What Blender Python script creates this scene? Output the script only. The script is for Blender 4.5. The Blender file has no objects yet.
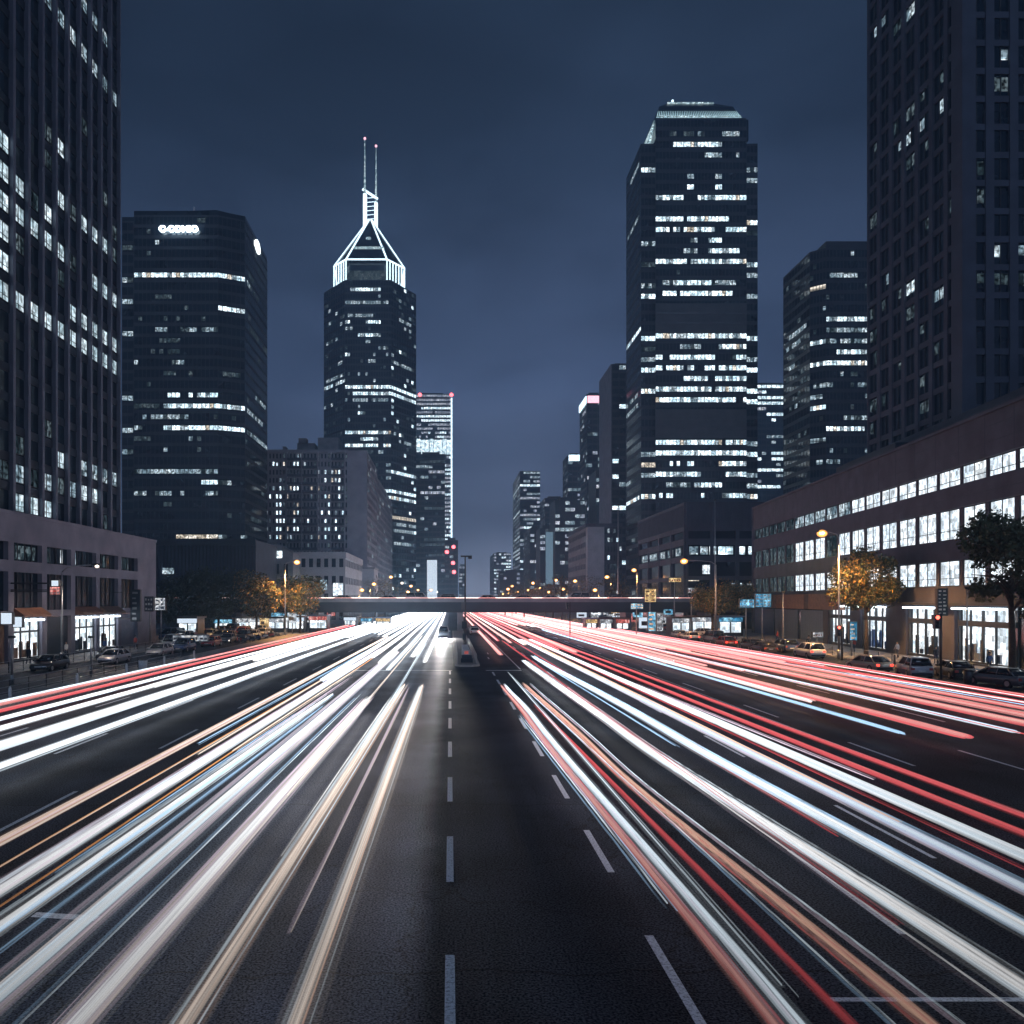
import bpy, bmesh, math, random
from mathutils import Vector, Matrix
random.seed(7)
R = random.Random(11)
sc = bpy.context.scene
COL = sc.collection
D2R = math.radians

# ------------------------------------------------------------------ camera
H = 6.5                     # camera height (footbridge over the avenue)
cam = bpy.data.objects.new('camera', bpy.data.cameras.new('camera'))
COL.objects.link(cam)
cam.location = (0, 0, H)
cam.rotation_euler = (D2R(90), 0, 0)
cam.data.sensor_width = 36
cam.data.lens = 36 * 800 / 1024
cam.data.shift_x = 62 / 1024
cam.data.shift_y = 88 / 1024
cam.data.clip_end = 6000
cam.data.clip_start = 0.1
sc.camera = cam

# ------------------------------------------------------------------ world
W = bpy.data.worlds.new('World'); sc.world = W
W.use_nodes = True
nt = W.node_tree; nt.nodes.clear()
def N(nt, t, **k):
    n = nt.nodes.new(t)
    for a, b in k.items(): setattr(n, a, b)
    return n
out = N(nt, 'ShaderNodeOutputWorld'); bg = N(nt, 'ShaderNodeBackground')
tc = N(nt, 'ShaderNodeTexCoord'); sep = N(nt, 'ShaderNodeSeparateXYZ')
nt.links.new(tc.outputs['Generated'], sep.inputs[0])
ramp = N(nt, 'ShaderNodeValToRGB')
cr = ramp.color_ramp
pts = [(0.0, (.33, .39, .54)), (0.09, (.175, .225, .375)), (0.26, (.070, .106, .208)), (0.48, (.0235, .041, .082)), (0.62, (.0105, .0195, .038)), (1.0, (.009, .016, .032))]
while len(cr.elements) < len(pts): cr.elements.new(0.5)
for e, (p, c) in zip(cr.elements, pts): e.position = p; e.color = (*c, 1)
noi = N(nt, 'ShaderNodeTexNoise'); noi.inputs['Scale'].default_value = 2.6; noi.inputs['Detail'].default_value = 6
mp = N(nt, 'ShaderNodeMapping'); mp.inputs['Scale'].default_value = (1, 1, 2.6)
nt.links.new(tc.outputs['Generated'], mp.inputs[0]); nt.links.new(mp.outputs[0], noi.inputs['Vector'])
nt.links.new(sep.outputs['Z'], ramp.inputs[0])
mr = N(nt, 'ShaderNodeMapRange'); mr.inputs[1].default_value = .36; mr.inputs[2].default_value = .62; mr.inputs[3].default_value = .70; mr.inputs[4].default_value = 1.34
nt.links.new(noi.outputs[0], mr.inputs[0])
# city glow is strongest above the avenue itself and fades to both sides
ab = N(nt, 'ShaderNodeMath', operation='ABSOLUTE')
sb = N(nt, 'ShaderNodeMath', operation='SUBTRACT'); sb.inputs[1].default_value = .08
nt.links.new(sep.outputs['X'], sb.inputs[0]); nt.links.new(sb.outputs[0], ab.inputs[0])
mr2 = N(nt, 'ShaderNodeMapRange'); mr2.inputs[1].default_value = .05; mr2.inputs[2].default_value = .6; mr2.inputs[3].default_value = 1.12; mr2.inputs[4].default_value = .52
nt.links.new(ab.outputs[0], mr2.inputs[0])
mul = N(nt, 'ShaderNodeMath', operation='MULTIPLY')
nt.links.new(mr.outputs[0], mul.inputs[0]); nt.links.new(mr2.outputs[0], mul.inputs[1])
nt.links.new(ramp.outputs[0], bg.inputs[0]); nt.links.new(mul.outputs[0], bg.inputs[1])
nt.links.new(bg.outputs[0], out.inputs[0])

# added fill: one weak, very soft sun stands in for the city's ambient light
sun = bpy.data.objects.new('moon', bpy.data.lights.new('moon', 'SUN')); COL.objects.link(sun)
sun.data.energy = 0.46; sun.data.angle = D2R(20); sun.data.color = (.50, .68, 1.0)
sun.rotation_euler = (D2R(48), 0, D2R(-14))

sc.view_settings.view_transform = 'Standard'; sc.view_settings.look = 'None'
sc.view_settings.exposure = 0; sc.view_settings.gamma = 1
cy = sc.cycles
cy.use_denoising = True
cy.max_bounces = 6; cy.diffuse_bounces = 2; cy.glossy_bounces = 3; cy.transmission_bounces = 4
cy.transparent_max_bounces = 28; cy.volume_bounces = 0
cy.sample_clamp_indirect = 3; cy.sample_clamp_direct = 0
cy.caustics_reflective = False; cy.caustics_refractive = False

# ------------------------------------------------------------------ helpers
def P(px, py, Y):            # picture position at a chosen real distance -> world point
    return Vector(((px - 450) * Y / 800, Y, H + (600 - py) * Y / 800))
def GX(px, Y): return (px - 450) * Y / 800
def ZZ(py, Y): return H + (600 - py) * Y / 800
ORD = ['nearest', 'second', 'third', 'fourth', 'fifth', 'sixth', 'seventh', 'eighth', 'ninth', 'tenth', 'eleventh', 'twelfth',
       'thirteenth', 'fourteenth', 'fifteenth', 'sixteenth', 'seventeenth', 'eighteenth', 'nineteenth', 'twentieth',
       'twenty-first', 'twenty-second', 'twenty-third', 'twenty-fourth', 'twenty-fifth', 'twenty-sixth', 'twenty-seventh', 'twenty-eighth']

def tag(o, label=None, cat=None, group=None, kind=None):
    if label: o['label'] = label
    if cat: o['category'] = cat
    if group: o['group'] = group
    if kind: o['kind'] = kind
    return o
def empty(name, loc, label, cat, group=None, rz=0):
    o = bpy.data.objects.new(name, None); COL.objects.link(o)
    o.location = loc; o.rotation_euler = (0, 0, rz); o.empty_display_size = .3
    return tag(o, label, cat, group)

class MB:
    def __init__(s): s.v = []; s.f = []; s.m = []
    def poly(s, pts, mi=0):
        b = len(s.v); s.v += [tuple(p) for p in pts]; s.f.append(tuple(range(b, b + len(pts)))); s.m.append(mi)
    def hexa(s, p, mi=0):     # 8 points: bottom 4 ccw, top 4
        b = len(s.v); s.v += [tuple(q) for q in p]
        for f in ((3,2,1,0), (4,5,6,7), (0,1,5,4), (1,2,6,5), (2,3,7,6), (3,0,4,7)):
            s.f.append(tuple(b + i for i in f)); s.m.append(mi)
    def box(s, x0, x1, y0, y1, z0, z1, mi=0):
        s.hexa([(x0,y0,z0),(x1,y0,z0),(x1,y1,z0),(x0,y1,z0),(x0,y0,z1),(x1,y0,z1),(x1,y1,z1),(x0,y1,z1)], mi)
    def prism(s, poly, z0, z1, mi=0, top=None):
        n = len(poly); b = len(s.v); t = top or poly
        s.v += [(x, y, z0) for x, y in poly] + [(x, y, z1) for x, y in t]
        for i in range(n):
            j = (i + 1) % n; s.f.append((b+i, b+j, b+n+j, b+n+i)); s.m.append(mi)
        s.f.append(tuple(b+n+i for i in range(n))); s.m.append(mi)
        s.f.append(tuple(b+i for i in reversed(range(n)))); s.m.append(mi)
    def tube(s, pts, r, n=8, mi=0, cap=True):
        pts = [Vector(p) for p in pts]; rs = r if isinstance(r, (list, tuple)) else [r] * len(pts)
        b = len(s.v); k = len(pts)
        for i, p in enumerate(pts):
            d = (pts[min(i+1, k-1)] - pts[max(i-1, 0)]).normalized()
            a = Vector((0, 0, 1)) if abs(d.z) < .9 else Vector((1, 0, 0))
            u = d.cross(a).normalized(); w = u.cross(d)
            for j in range(n):
                t = 2 * math.pi * j / n
                s.v.append(tuple(p + (u * math.cos(t) + w * math.sin(t)) * rs[i]))
        for i in range(k - 1):
            for j in range(n):
                j2 = (j + 1) % n
                s.f.append((b+i*n+j, b+i*n+j2, b+(i+1)*n+j2, b+(i+1)*n+j)); s.m.append(mi)
        if cap:
            s.f.append(tuple(b + j for j in reversed(range(n)))); s.m.append(mi)
            s.f.append(tuple(b + (k-1)*n + j for j in range(n))); s.m.append(mi)
    def ball(s, c, r, n=8, mi=0, sz=1):
        b = len(s.v); k = n // 2 + 1
        for i in range(k + 1):
            ph = math.pi * i / k
            for j in range(n):
                t = 2 * math.pi * j / n
                s.v.append((c[0] + r*math.sin(ph)*math.cos(t), c[1] + r*math.sin(ph)*math.sin(t), c[2] + r*sz*math.cos(ph)))
        for i in range(k):
            for j in range(n):
                j2 = (j+1) % n
                s.f.append((b+(i+1)*n+j, b+(i+1)*n+j2, b+i*n+j2, b+i*n+j)); s.m.append(mi)
    def obj(s, name, mats, parent=None, smooth=False, loc=None):
        me = bpy.data.meshes.new(name)
        me.from_pydata(s.v, [], s.f)
        if not isinstance(mats, (list, tuple)): mats = [mats]
        for m in mats: me.materials.append(m)
        me.polygons.foreach_set('material_index', s.m)
        if smooth: me.polygons.foreach_set('use_smooth', [True] * len(s.f))
        me.update()
        o = bpy.data.objects.new(name, me); COL.objects.link(o)
        if parent: o.parent = parent
        if loc: o.location = loc
        return o
def rel(pt, root):            # world -> unrotated root-local
    return Vector(pt) - root.location
def copy_tree(o, parent=None):
    c = o.copy(); COL.objects.link(c)
    if parent is not None: c.parent = parent
    for ch in list(o.children): copy_tree(ch, c)
    return c

# ------------------------------------------------------------------ materials
M = {}
def mat(name, col, rough=.6, metal=0, var=.15, scale=3.0, bump=0, bscale=20, spec=.5, coat=0):
    m = bpy.data.materials.new(name); m.use_nodes = True; t = m.node_tree
    b = t.nodes['Principled BSDF']
    b.inputs['Roughness'].default_value = rough; b.inputs['Metallic'].default_value = metal
    b.inputs['Specular IOR Level'].default_value = spec; b.inputs['Coat Weight'].default_value = coat
    g = N(t, 'ShaderNodeTexCoord'); n = N(t, 'ShaderNodeTexNoise'); n.inputs['Scale'].default_value = scale; n.inputs['Detail'].default_value = 5
    t.links.new(g.outputs['Object'], n.inputs['Vector'])
    r = N(t, 'ShaderNodeValToRGB')
    r.color_ramp.elements[0].position = .3; r.color_ramp.elements[1].position = .7
    r.color_ramp.elements[0].color = (*[c * (1 - var) for c in col], 1); r.color_ramp.elements[1].color = (*[min(1, c * (1 + var)) for c in col], 1)
    t.links.new(n.outputs[0], r.inputs[0]); t.links.new(r.outputs[0], b.inputs['Base Color'])
    if bump:
        n2 = N(t, 'ShaderNodeTexNoise'); n2.inputs['Scale'].default_value = bscale; n2.inputs['Detail'].default_value = 4
        t.links.new(g.outputs['Object'], n2.inputs['Vector'])
        bp = N(t, 'ShaderNodeBump'); bp.inputs['Strength'].default_value = bump; bp.inputs['Distance'].default_value = .05
        t.links.new(n2.outputs[0], bp.inputs['Height']); t.links.new(bp.outputs[0], b.inputs['Normal'])
    M[name] = m; return m
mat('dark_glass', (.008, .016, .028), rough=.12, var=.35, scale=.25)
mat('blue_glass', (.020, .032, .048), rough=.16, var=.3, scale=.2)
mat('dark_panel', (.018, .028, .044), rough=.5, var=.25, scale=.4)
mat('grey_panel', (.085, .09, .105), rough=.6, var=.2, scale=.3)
mat('fin_metal', (.14, .16, .215), rough=.55, var=.12, scale=.6)
mat('pink_stone', (.21, .205, .262), rough=.8, var=.22, scale=.45, bump=.2, bscale=3)
mat('brown_stone', (.070, .069, .094), rough=.7, var=.28, scale=.5, bump=.2, bscale=3)
mat('dusk_stone', (.046, .058, .088), rough=.75, var=.2, scale=.4)
mat('pale_concrete', (.33, .355, .41), rough=.85, var=.15, scale=.25, bump=.15, bscale=2)
mat('mauve_concrete', (.22, .235, .29), rough=.85, var=.2, scale=.25)
mat('mid_concrete', (.19, .205, .24), rough=.85, var=.2, scale=.5, bump=.2, bscale=5)
mat('kerb_stone', (.36, .35, .34), rough=.8, var=.25, scale=3)
mat('paving', (.17, .165, .17), rough=.6, var=.25, scale=1.2, bump=.2, bscale=8)
mat('steel', (.34, .35, .37), rough=.4, metal=.7, var=.1)
mat('dark_metal', (.04, .042, .048), rough=.45, metal=.3, var=.2)
mat('black_rubber', (.02, .02, .021), rough=.8)
mat('bark', (.07, .05, .035), rough=.95, var=.4, scale=6, bump=.6)
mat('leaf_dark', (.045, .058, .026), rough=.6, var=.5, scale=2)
mat('leaf_light', (.24, .145, .04), rough=.6, var=.5, scale=2)  # orange lamplight is put into this leaf colour
mat('white_paint', (.55, .56, .58), rough=.6, var=.3, scale=14)
mat('awning_orange', (.22, .10, .06), rough=.6, var=.25, scale=2)
mat('shutter_blue', (.12, .17, .27), rough=.5, var=.15)
mat('wood_brown', (.16, .09, .06), rough=.6, var=.3, scale=4)
mat('skin', (.38, .24, .18), rough=.5, var=.05)
mat('hair', (.015, .012, .010), rough=.5)
mat('cloth_dark', (.03, .035, .055), rough=.9); mat('cloth_white', (.5, .5, .5), rough=.9); mat('cloth_red', (.35, .05, .04), rough=.9)
mat('cloth_blue', (.06, .12, .28), rough=.9); mat('denim', (.05, .07, .13), rough=.9); mat('shoe', (.03, .03, .03), rough=.7)
for nme, c in dict(silver=(.42, .43, .45), white=(.68, .68, .68), black=(.02, .02, .023), red=(.36, .03, .025), grey=(.12, .125, .135), blue=(.04, .07, .17), beige=(.38, .33, .26)).items():
    mat('paint_' + nme, c, rough=.28, metal=.25, var=.05, coat=.6)
mat('car_glass', (.012, .014, .018), rough=.08, var=.2)
mat('plate_white', (.7, .7, .66), rough=.5)

def emis(name, col, s, col2=None, cell=0, dark=.15):
    """something that gives off light; `cell` = room-sized blocks of uneven brightness (lamps, blinds, desks)"""
    m = bpy.data.materials.new(name); m.use_nodes = True; t = m.node_tree; t.nodes.clear()
    o = N(t, 'ShaderNodeOutputMaterial'); e = N(t, 'ShaderNodeEmission'); e.inputs[0].default_value = (*col, 1); e.inputs[1].default_value = s
    t.links.new(e.outputs[0], o.inputs[0])
    if cell:
        g = N(t, 'ShaderNodeNewGeometry')
        sp = N(t, 'ShaderNodeSeparateXYZ'); t.links.new(g.outputs['Position'], sp.inputs[0])
        ad = N(t, 'ShaderNodeMath', operation='ADD'); t.links.new(sp.outputs[0], ad.inputs[0])
        my = N(t, 'ShaderNodeMath', operation='MULTIPLY'); my.inputs[1].default_value = 1.13; t.links.new(sp.outputs[1], my.inputs[0]); t.links.new(my.outputs[0], ad.inputs[1])
        cb = N(t, 'ShaderNodeCombineXYZ'); t.links.new(ad.outputs[0], cb.inputs[0]); t.links.new(sp.outputs[2], cb.inputs[1])
        def cells(sx, sy):
            v = N(t, 'ShaderNodeVectorMath', operation='MULTIPLY'); v.inputs[1].default_value = (1 / sx, 1 / sy, 1); t.links.new(cb.outputs[0], v.inputs[0])
            f = N(t, 'ShaderNodeVectorMath', operation='FLOOR'); t.links.new(v.outputs[0], f.inputs[0])
            w = N(t, 'ShaderNodeTexWhiteNoise', noise_dimensions='2D'); t.links.new(f.outputs[0], w.inputs['Vector']); return w
        w1 = cells(cell, 1.9); w2 = cells(cell * .37, cell * .42)
        no = N(t, 'ShaderNodeTexNoise', noise_dimensions='2D'); no.inputs['Scale'].default_value = 1.6; no.inputs['Detail'].default_value = 4; t.links.new(cb.outputs[0], no.inputs['Vector'])
        a = N(t, 'ShaderNodeMapRange'); a.inputs[3].default_value = dark + .2; a.inputs[4].default_value = 1.25; t.links.new(w1.outputs[0], a.inputs[0])
        b = N(t, 'ShaderNodeMapRange'); b.inputs[3].default_value = .45; b.inputs[4].default_value = 1.3; t.links.new(w2.outputs[0], b.inputs[0])
        c = N(t, 'ShaderNodeMapRange'); c.inputs[1].default_value = .38; c.inputs[2].default_value = .58; c.inputs[3].default_value = dark; c.inputs[4].default_value = 1.15; t.links.new(no.outputs[0], c.inputs[0])
        m1 = N(t, 'ShaderNodeMath', operation='MULTIPLY'); t.links.new(a.outputs[0], m1.inputs[0]); t.links.new(b.outputs[0], m1.inputs[1])
        m2 = N(t, 'ShaderNodeMath', operation='MULTIPLY'); t.links.new(m1.outputs[0], m2.inputs[0]); t.links.new(c.outputs[0], m2.inputs[1])
        m3 = N(t, 'ShaderNodeMath', operation='MULTIPLY'); t.links.new(m2.outputs[0], m3.inputs[0]); m3.inputs[1].default_value = s
        t.links.new(m3.outputs[0], e.inputs[1])
        if col2:
            mx = N(t, 'ShaderNodeMix', data_type='RGBA'); t.links.new(w1.outputs[0], mx.inputs[0]); mx.inputs[6].default_value = (*col, 1); mx.inputs[7].default_value = (*col2, 1)
            t.links.new(mx.outputs[2], e.inputs[0])
    m.cycles.emission_sampling = 'AUTO'
    M[name] = m; return m
emis('win_bright', (.60, .86, 1.0), 2.5, (.84, .95, 1.0), cell=1.9, dark=.42)
emis('win_mid', (.46, .72, .90), .95, (.78, .92, 1.0), cell=1.5, dark=.16)
emis('win_dim', (.22, .42, .52), .22, (.5, .66, .74), cell=1.3, dark=.05)
emis('win_warm', (1.0, .86, .66), 1.3, (1.0, .93, .82), cell=1.6, dark=.25)
emis('win_near', (.74, .88, 1.0), 1.25, (.90, .96, 1.0), cell=1.15, dark=.72)
emis('win_far', (.62, .74, 1.0), 1.0, (.85, .90, 1.0), cell=3.0, dark=.25)
emis('crown_light', (.66, .88, 1.0), 2.6); emis('crown_soft', (.45, .74, .88), 1.05, (.75, .95, 1.0), cell=1.1, dark=.4)
emis('crown_rib_light', (.50, .80, .92), .95); emis('win_tower', (.56, .80, .92), 1.0, (.78, .92, 1.0), cell=1.1, dark=.5); emis('sign_white', (.72, .90, 1.0), 9.0); emis('sign_disc', (.85, .95, 1.0), 3.0)
emis('lamp_sodium', (1.0, .50, .17), 55); emis('lamp_white', (1.0, .88, .72), 30)
emis('beacon_red', (1.0, .12, .14), 7); emis('beacon_pink', (1.0, .5, .6), 2.2)
emis('shop_panel', (.80, .91, 1.0), 5.0); emis('shop_wall', (.76, .90, 1.0), 1.5, (.95, .98, 1.0), cell=1.5, dark=.7)
emis('sign_blue', (.06, .42, .80), .9, (.4, .8, 1.0), cell=.5, dark=.4); emis('sign_yellow', (1.0, .60, .22), .9, (1.0, .75, .4), cell=.4, dark=.5)
emis('sign_red', (1.0, .14, .12), .8, (1.0, .5, .45), cell=.3, dark=.5); emis('sign_pale', (.75, .85, 1.0), .8, (1, 1, 1), cell=.35, dark=.3)
emis('slab_white', (.74, .86, 1.0), 1.0); emis('slab_blue', (.32, .52, .70), .42)
emis('tail_red', (1.0, .06, .04), 3.0); emis('head_white', (1.0, .95, .85), 5.0)
emis('signal_red', (1.0, .12, .08), 5.0)

def trailmat(name, col, s, alpha, near=.30, y0=11, y1=38):
    """long-exposure streak of light: partly see-through, thinner and weaker where the vehicle passed faster past the camera"""
    m = bpy.data.materials.new(name); m.use_nodes = True; t = m.node_tree; t.nodes.clear()
    o = N(t, 'ShaderNodeOutputMaterial'); e = N(t, 'ShaderNodeEmission'); tr = N(t, 'ShaderNodeBsdfTransparent'); mx = N(t, 'ShaderNodeMixShader')
    e.inputs[0].default_value = (*col, 1)
    g = N(t, 'ShaderNodeNewGeometry'); sp = N(t, 'ShaderNodeSeparateXYZ'); t.links.new(g.outputs['Position'], sp.inputs[0])
    a = N(t, 'ShaderNodeMapRange', interpolation_type='SMOOTHSTEP'); a.inputs[1].default_value = y0; a.inputs[2].default_value = y1; a.inputs[3].default_value = near * alpha; a.inputs[4].default_value = alpha
    b = N(t, 'ShaderNodeValToRGB'); ys = N(t, 'ShaderNodeMath', operation='DIVIDE'); ys.inputs[1].default_value = 400; t.links.new(sp.outputs[1], ys.inputs[0]); t.links.new(ys.outputs[0], b.inputs[0])
    while len(b.color_ramp.elements) < 4: b.color_ramp.elements.new(.5)
    for el, (p_, v_) in zip(b.color_ramp.elements, ((.03, .062), (.068, .165), (.16, .26), (.5, .8))): el.position = p_; el.color = (v_, v_, v_, 1)
    bs = N(t, 'ShaderNodeMath', operation='MULTIPLY'); bs.inputs[1].default_value = s * (6.0 if name.split('_')[1] in ('red', 'pink', 'peach') else 10); t.links.new(b.outputs[0], bs.inputs[0])
    t.links.new(sp.outputs[1], a.inputs[0])
    no = N(t, 'ShaderNodeTexNoise'); no.inputs['Scale'].default_value = 1; no.inputs['Detail'].default_value = 3
    mpn = N(t, 'ShaderNodeMapping'); mpn.inputs['Scale'].default_value = (42, .03, 20); t.links.new(g.outputs['Position'], mpn.inputs[0]); t.links.new(mpn.outputs[0], no.inputs['Vector'])
    nr = N(t, 'ShaderNodeMapRange'); nr.inputs[1].default_value = .36; nr.inputs[2].default_value = .62; nr.inputs[3].default_value = .12; nr.inputs[4].default_value = 1.35; t.links.new(no.outputs[0], nr.inputs[0])
    m1 = N(t, 'ShaderNodeMath', operation='MULTIPLY'); t.links.new(a.outputs[0], m1.inputs[0]); t.links.new(nr.outputs[0], m1.inputs[1])
    t.links.new(m1.outputs[0], mx.inputs[0]); t.links.new(bs.outputs[0], e.inputs[1])
    t.links.new(tr.outputs[0], mx.inputs[1]); t.links.new(e.outputs[0], mx.inputs[2]); t.links.new(mx.outputs[0], o.inputs[0])
    m.cycles.emission_sampling = 'AUTO'
    M[name] = m
TR = dict(white=(.96, .975, 1.0), cool=(.76, .89, 1.0), warm=(1.0, .87, .77), peach=(1.0, .62, .47), blue=(.42, .66, .95), red=(1.0, .15, .17),
          pink=(1.0, .50, .46), orange=(1.0, .45, .16), mauve=(.72, .58, .70))
for k, c in TR.items():
    trailmat('trail_%s_core' % k, c, .85 if k in ('red', 'pink') else 1.0, .55 if k in ('red', 'pink', 'orange') else .68); trailmat('trail_%s_soft' % k, c, .75, .42, near=.3); trailmat('trail_%s_halo' % k, c, .5, .15, near=.3)
TK = list(TR)

def diffuser(name, col, s, a):  # soft glowing shell that paints the halo of light round a lamp
    m = bpy.data.materials.new(name); m.use_nodes = True; t = m.node_tree; t.nodes.clear()
    o = N(t, 'ShaderNodeOutputMaterial'); e = N(t, 'ShaderNodeEmission'); tr = N(t, 'ShaderNodeBsdfTransparent'); mx = N(t, 'ShaderNodeMixShader'); lw = N(t, 'ShaderNodeLayerWeight'); lw.inputs[0].default_value = .5
    e.inputs[0].default_value = (*col, 1); e.inputs[1].default_value = s
    k = N(t, 'ShaderNodeMapRange'); k.inputs[1].default_value = 0; k.inputs[2].default_value = .9; k.inputs[3].default_value = a; k.inputs[4].default_value = 0
    t.links.new(lw.outputs['Facing'], k.inputs[0]); t.links.new(k.outputs[0], mx.inputs[0]); t.links.new(tr.outputs[0], mx.inputs[1]); t.links.new(e.outputs[0], mx.inputs[2]); t.links.new(mx.outputs[0], o.inputs[0])
    M[name] = m
diffuser('diffuser_sodium', (1.0, .40, .10), 3.2, .75); diffuser('diffuser_white', (1.0, .84, .66), 2.4, .6)
def asphalt():
    m = bpy.data.materials.new('asphalt'); m.use_nodes = True; t = m.node_tree; b = t.nodes['Principled BSDF']; L = t.links.new
    g = N(t, 'ShaderNodeNewGeometry'); sp = N(t, 'ShaderNodeSeparateXYZ'); L(g.outputs['Position'], sp.inputs[0])
    def noise(s, d=4, vec=None, sc3=None):
        n = N(t, 'ShaderNodeTexNoise'); n.inputs['Scale'].default_value = s; n.inputs['Detail'].default_value = d
        if sc3:
            q = N(t, 'ShaderNodeMapping'); q.inputs['Scale'].default_value = sc3; L(g.outputs['Position'], q.inputs[0]); L(q.outputs[0], n.inputs['Vector'])
        else: L(g.outputs['Position'], n.inputs['Vector'])
        return n
    def mth(op, a, bb):
        q = N(t, 'ShaderNodeMath', operation=op)
        for i, x in enumerate((a, bb)):
            if x is None: continue
            if isinstance(x, (int, float)): q.inputs[i].default_value = x
            else: L(x, q.inputs[i])
        return q.outputs[0]
    def mrg(x, a0, a1, b0, b1, sm=False):
        q = N(t, 'ShaderNodeMapRange'); 
        if sm: q.interpolation_type = 'SMOOTHSTEP'
        for i, v in enumerate((a0, a1, b0, b1)): q.inputs[i + 1].default_value = v
        L(x, q.inputs[0]); return q.outputs[0]
    big = noise(.22, 5); lane = noise(1, 3, sc3=(.8, .03, 1)); grain = noise(22, 3); grit = noise(45, 1)
    edge = noise(.9, 1)
    # old surfacing left of a long joint: wear plus painted headlight sparkle, newer dark surfacing to its right
    ex = mth('ADD', sp.outputs[0], mrg(edge.outputs[0], .3, .7, -.07, .07))
    worn_sparkle = mth('MULTIPLY', mrg(ex, -.95, -.2, 1, 0, True), mrg(sp.outputs[0], -9, -3.6, .18, 1, True))
    v = mth('MULTIPLY', mrg(big.outputs[0], .36, .64, .62, 1.4), mrg(lane.outputs[0], .36, .64, .65, 1.35))
    v = mth('MULTIPLY', v, mrg(grain.outputs[0], .38, .64, .35, 2.0))
    v = mth('MULTIPLY', v, mth('ADD', .021, mth('MULTIPLY', worn_sparkle, .027)))
    # transverse joints and cracks
    wob = noise(.7, 5, sc3=(1, 0.01, 1))
    for yy, wd in ((13.95, .022), (25.4, .03), (45.2, .05), (8.0, .03)):
        dd = mth('ABSOLUTE', mth('SUBTRACT', mth('ADD', sp.outputs[1], mrg(wob.outputs[0], .2, .8, -.35, .35)), yy), None)
        v = mth('MULTIPLY', v, mrg(dd, wd * .6, wd * 2.2, .12, 1))
    vo = N(t, 'ShaderNodeTexVoronoi', feature='DISTANCE_TO_EDGE'); vo.inputs['Scale'].default_value = .16
    dist = N(t, 'ShaderNodeVectorMath', operation='ADD'); nn = noise(.9, 6); vs = N(t, 'ShaderNodeVectorMath', operation='SCALE'); vs.inputs[3].default_value = 2.2
    L(nn.outputs[1], vs.inputs[0]); L(g.outputs['Position'], dist.inputs[0]); L(vs.outputs[0], dist.inputs[1]); L(dist.outputs[0], vo.inputs['Vector'])
    v = mth('MULTIPLY', v, mrg(vo.outputs[0], .002, .009, .3, 1))
    # pale grit specks, stronger where the headlight sparkle is painted
    v = mth('ADD', v, mth('MULTIPLY', mrg(grit.outputs[0], .64, .72, 0, .16), mth('ADD', .25, worn_sparkle)))
    cb = N(t, 'ShaderNodeCombineColor'); L(mth('MULTIPLY', v, .68), cb.inputs[0]); L(mth('MULTIPLY', v, .88), cb.inputs[1]); L(mth('MULTIPLY', v, 1.35), cb.inputs[2])
    L(cb.outputs[0], b.inputs['Base Color'])
    L(mth('SUBTRACT', mrg(big.outputs[0], .3, .7, .66, .56), mth('MULTIPLY', worn_sparkle, .16)), b.inputs['Roughness'])
    bp = N(t, 'ShaderNodeBump'); bp.inputs['Strength'].default_value = .9; bp.inputs['Distance'].default_value = .02; L(grain.outputs[0], bp.inputs['Height'])
    L(bp.outputs[0], b.inputs['Normal']); L(mth('MULTIPLY', mrg(grain.outputs[0], .40, .62, .05, .8), mth('ADD', .34, worn_sparkle)), b.inputs['Specular IOR Level'])
    M['asphalt'] = m
asphalt()

# ------------------------------------------------------------------ setting: ground, road, pavements, kerbs, markings
def struct(name, mb, m): return tag(mb.obj(name, m), kind='structure')
mb = MB(); mb.poly([(-900, -60, -.02), (900, -60, -.02), (900, 1650, -.02), (-900, 1650, -.02)]); struct('ground', mb, M['paving'])
mb = MB(); mb.poly([(-27, -40, 0), (36, -40, 0), (36, 1500, 0), (-27, 1500, 0)]); struct('road', mb, M['asphalt'])
mb = MB(); mb.poly([(-38, -40, .004), (-30, -40, .004), (-30, 150, .004), (-38, 150, .004)]); struct('side_road', mb, M['asphalt'])
mb = MB(); mb.poly([(36.02, -40, .004), (43.6, -40, .004), (43.6, 140, .004), (36.02, 140, .004)]); struct('parking_lane', mb, M['asphalt'])
def slab(name, x0, x1, y0, y1, m='paving', h=.14):
    b = MB(); b.box(x0 + .16, x1 - .16, y0, y1, -.01, h); struct(name, b, M[m])
    b = MB(); b.box(x0, x0 + .157, y0, y1, -.01, h + .006); b.box(x1 - .157, x1, y0, y1, -.01, h + .006); struct('kerb', b, M['kerb_stone'])
slab('verge', -30, -27, -30, 150); slab('pavement', -62, -38, -30, 190); slab('pavement', 43.6, 62, -30, 190)
slab('pavement', -40, -27, 190, 900); slab('pavement', 36, 50, 190, 900)
mk = MB()
def dash(x, w, y0, y1, z=.0015, x2=None):
    x2 = x if x2 is None else x2
    mk.poly([(x - w/2, y0, z), (x + w/2, y0, z), (x2 + w/2, y1, z), (x2 - w/2, y1, z)])
y = 11.1
while y < 72: dash(0, .17, y, y + 3.55); y += 7.35
y = 12.0
while y < 72: dash(3.85, .17, y, y + 3.5); y += 7.1
for x, w in ((-12.7, .15), (-16.7, .15), (-21.5, .13), (8.8, .13), (12.2, .13), (18.2, .15), (22.0, .15), (26.4, .15), (31, .13)):
    y = 15 + (abs(x) * 3.7) % 8
    while y < 330: dash(x, w, y, y + 5.2); y += 13
for x in (-26.6, 35.6, 17.4): dash(x, .12, -20, 400)
dash(6.6, .13, 75, 150); dash(4.3, .12, 88, 91); dash(4.6, .12, 96, 99)
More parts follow.
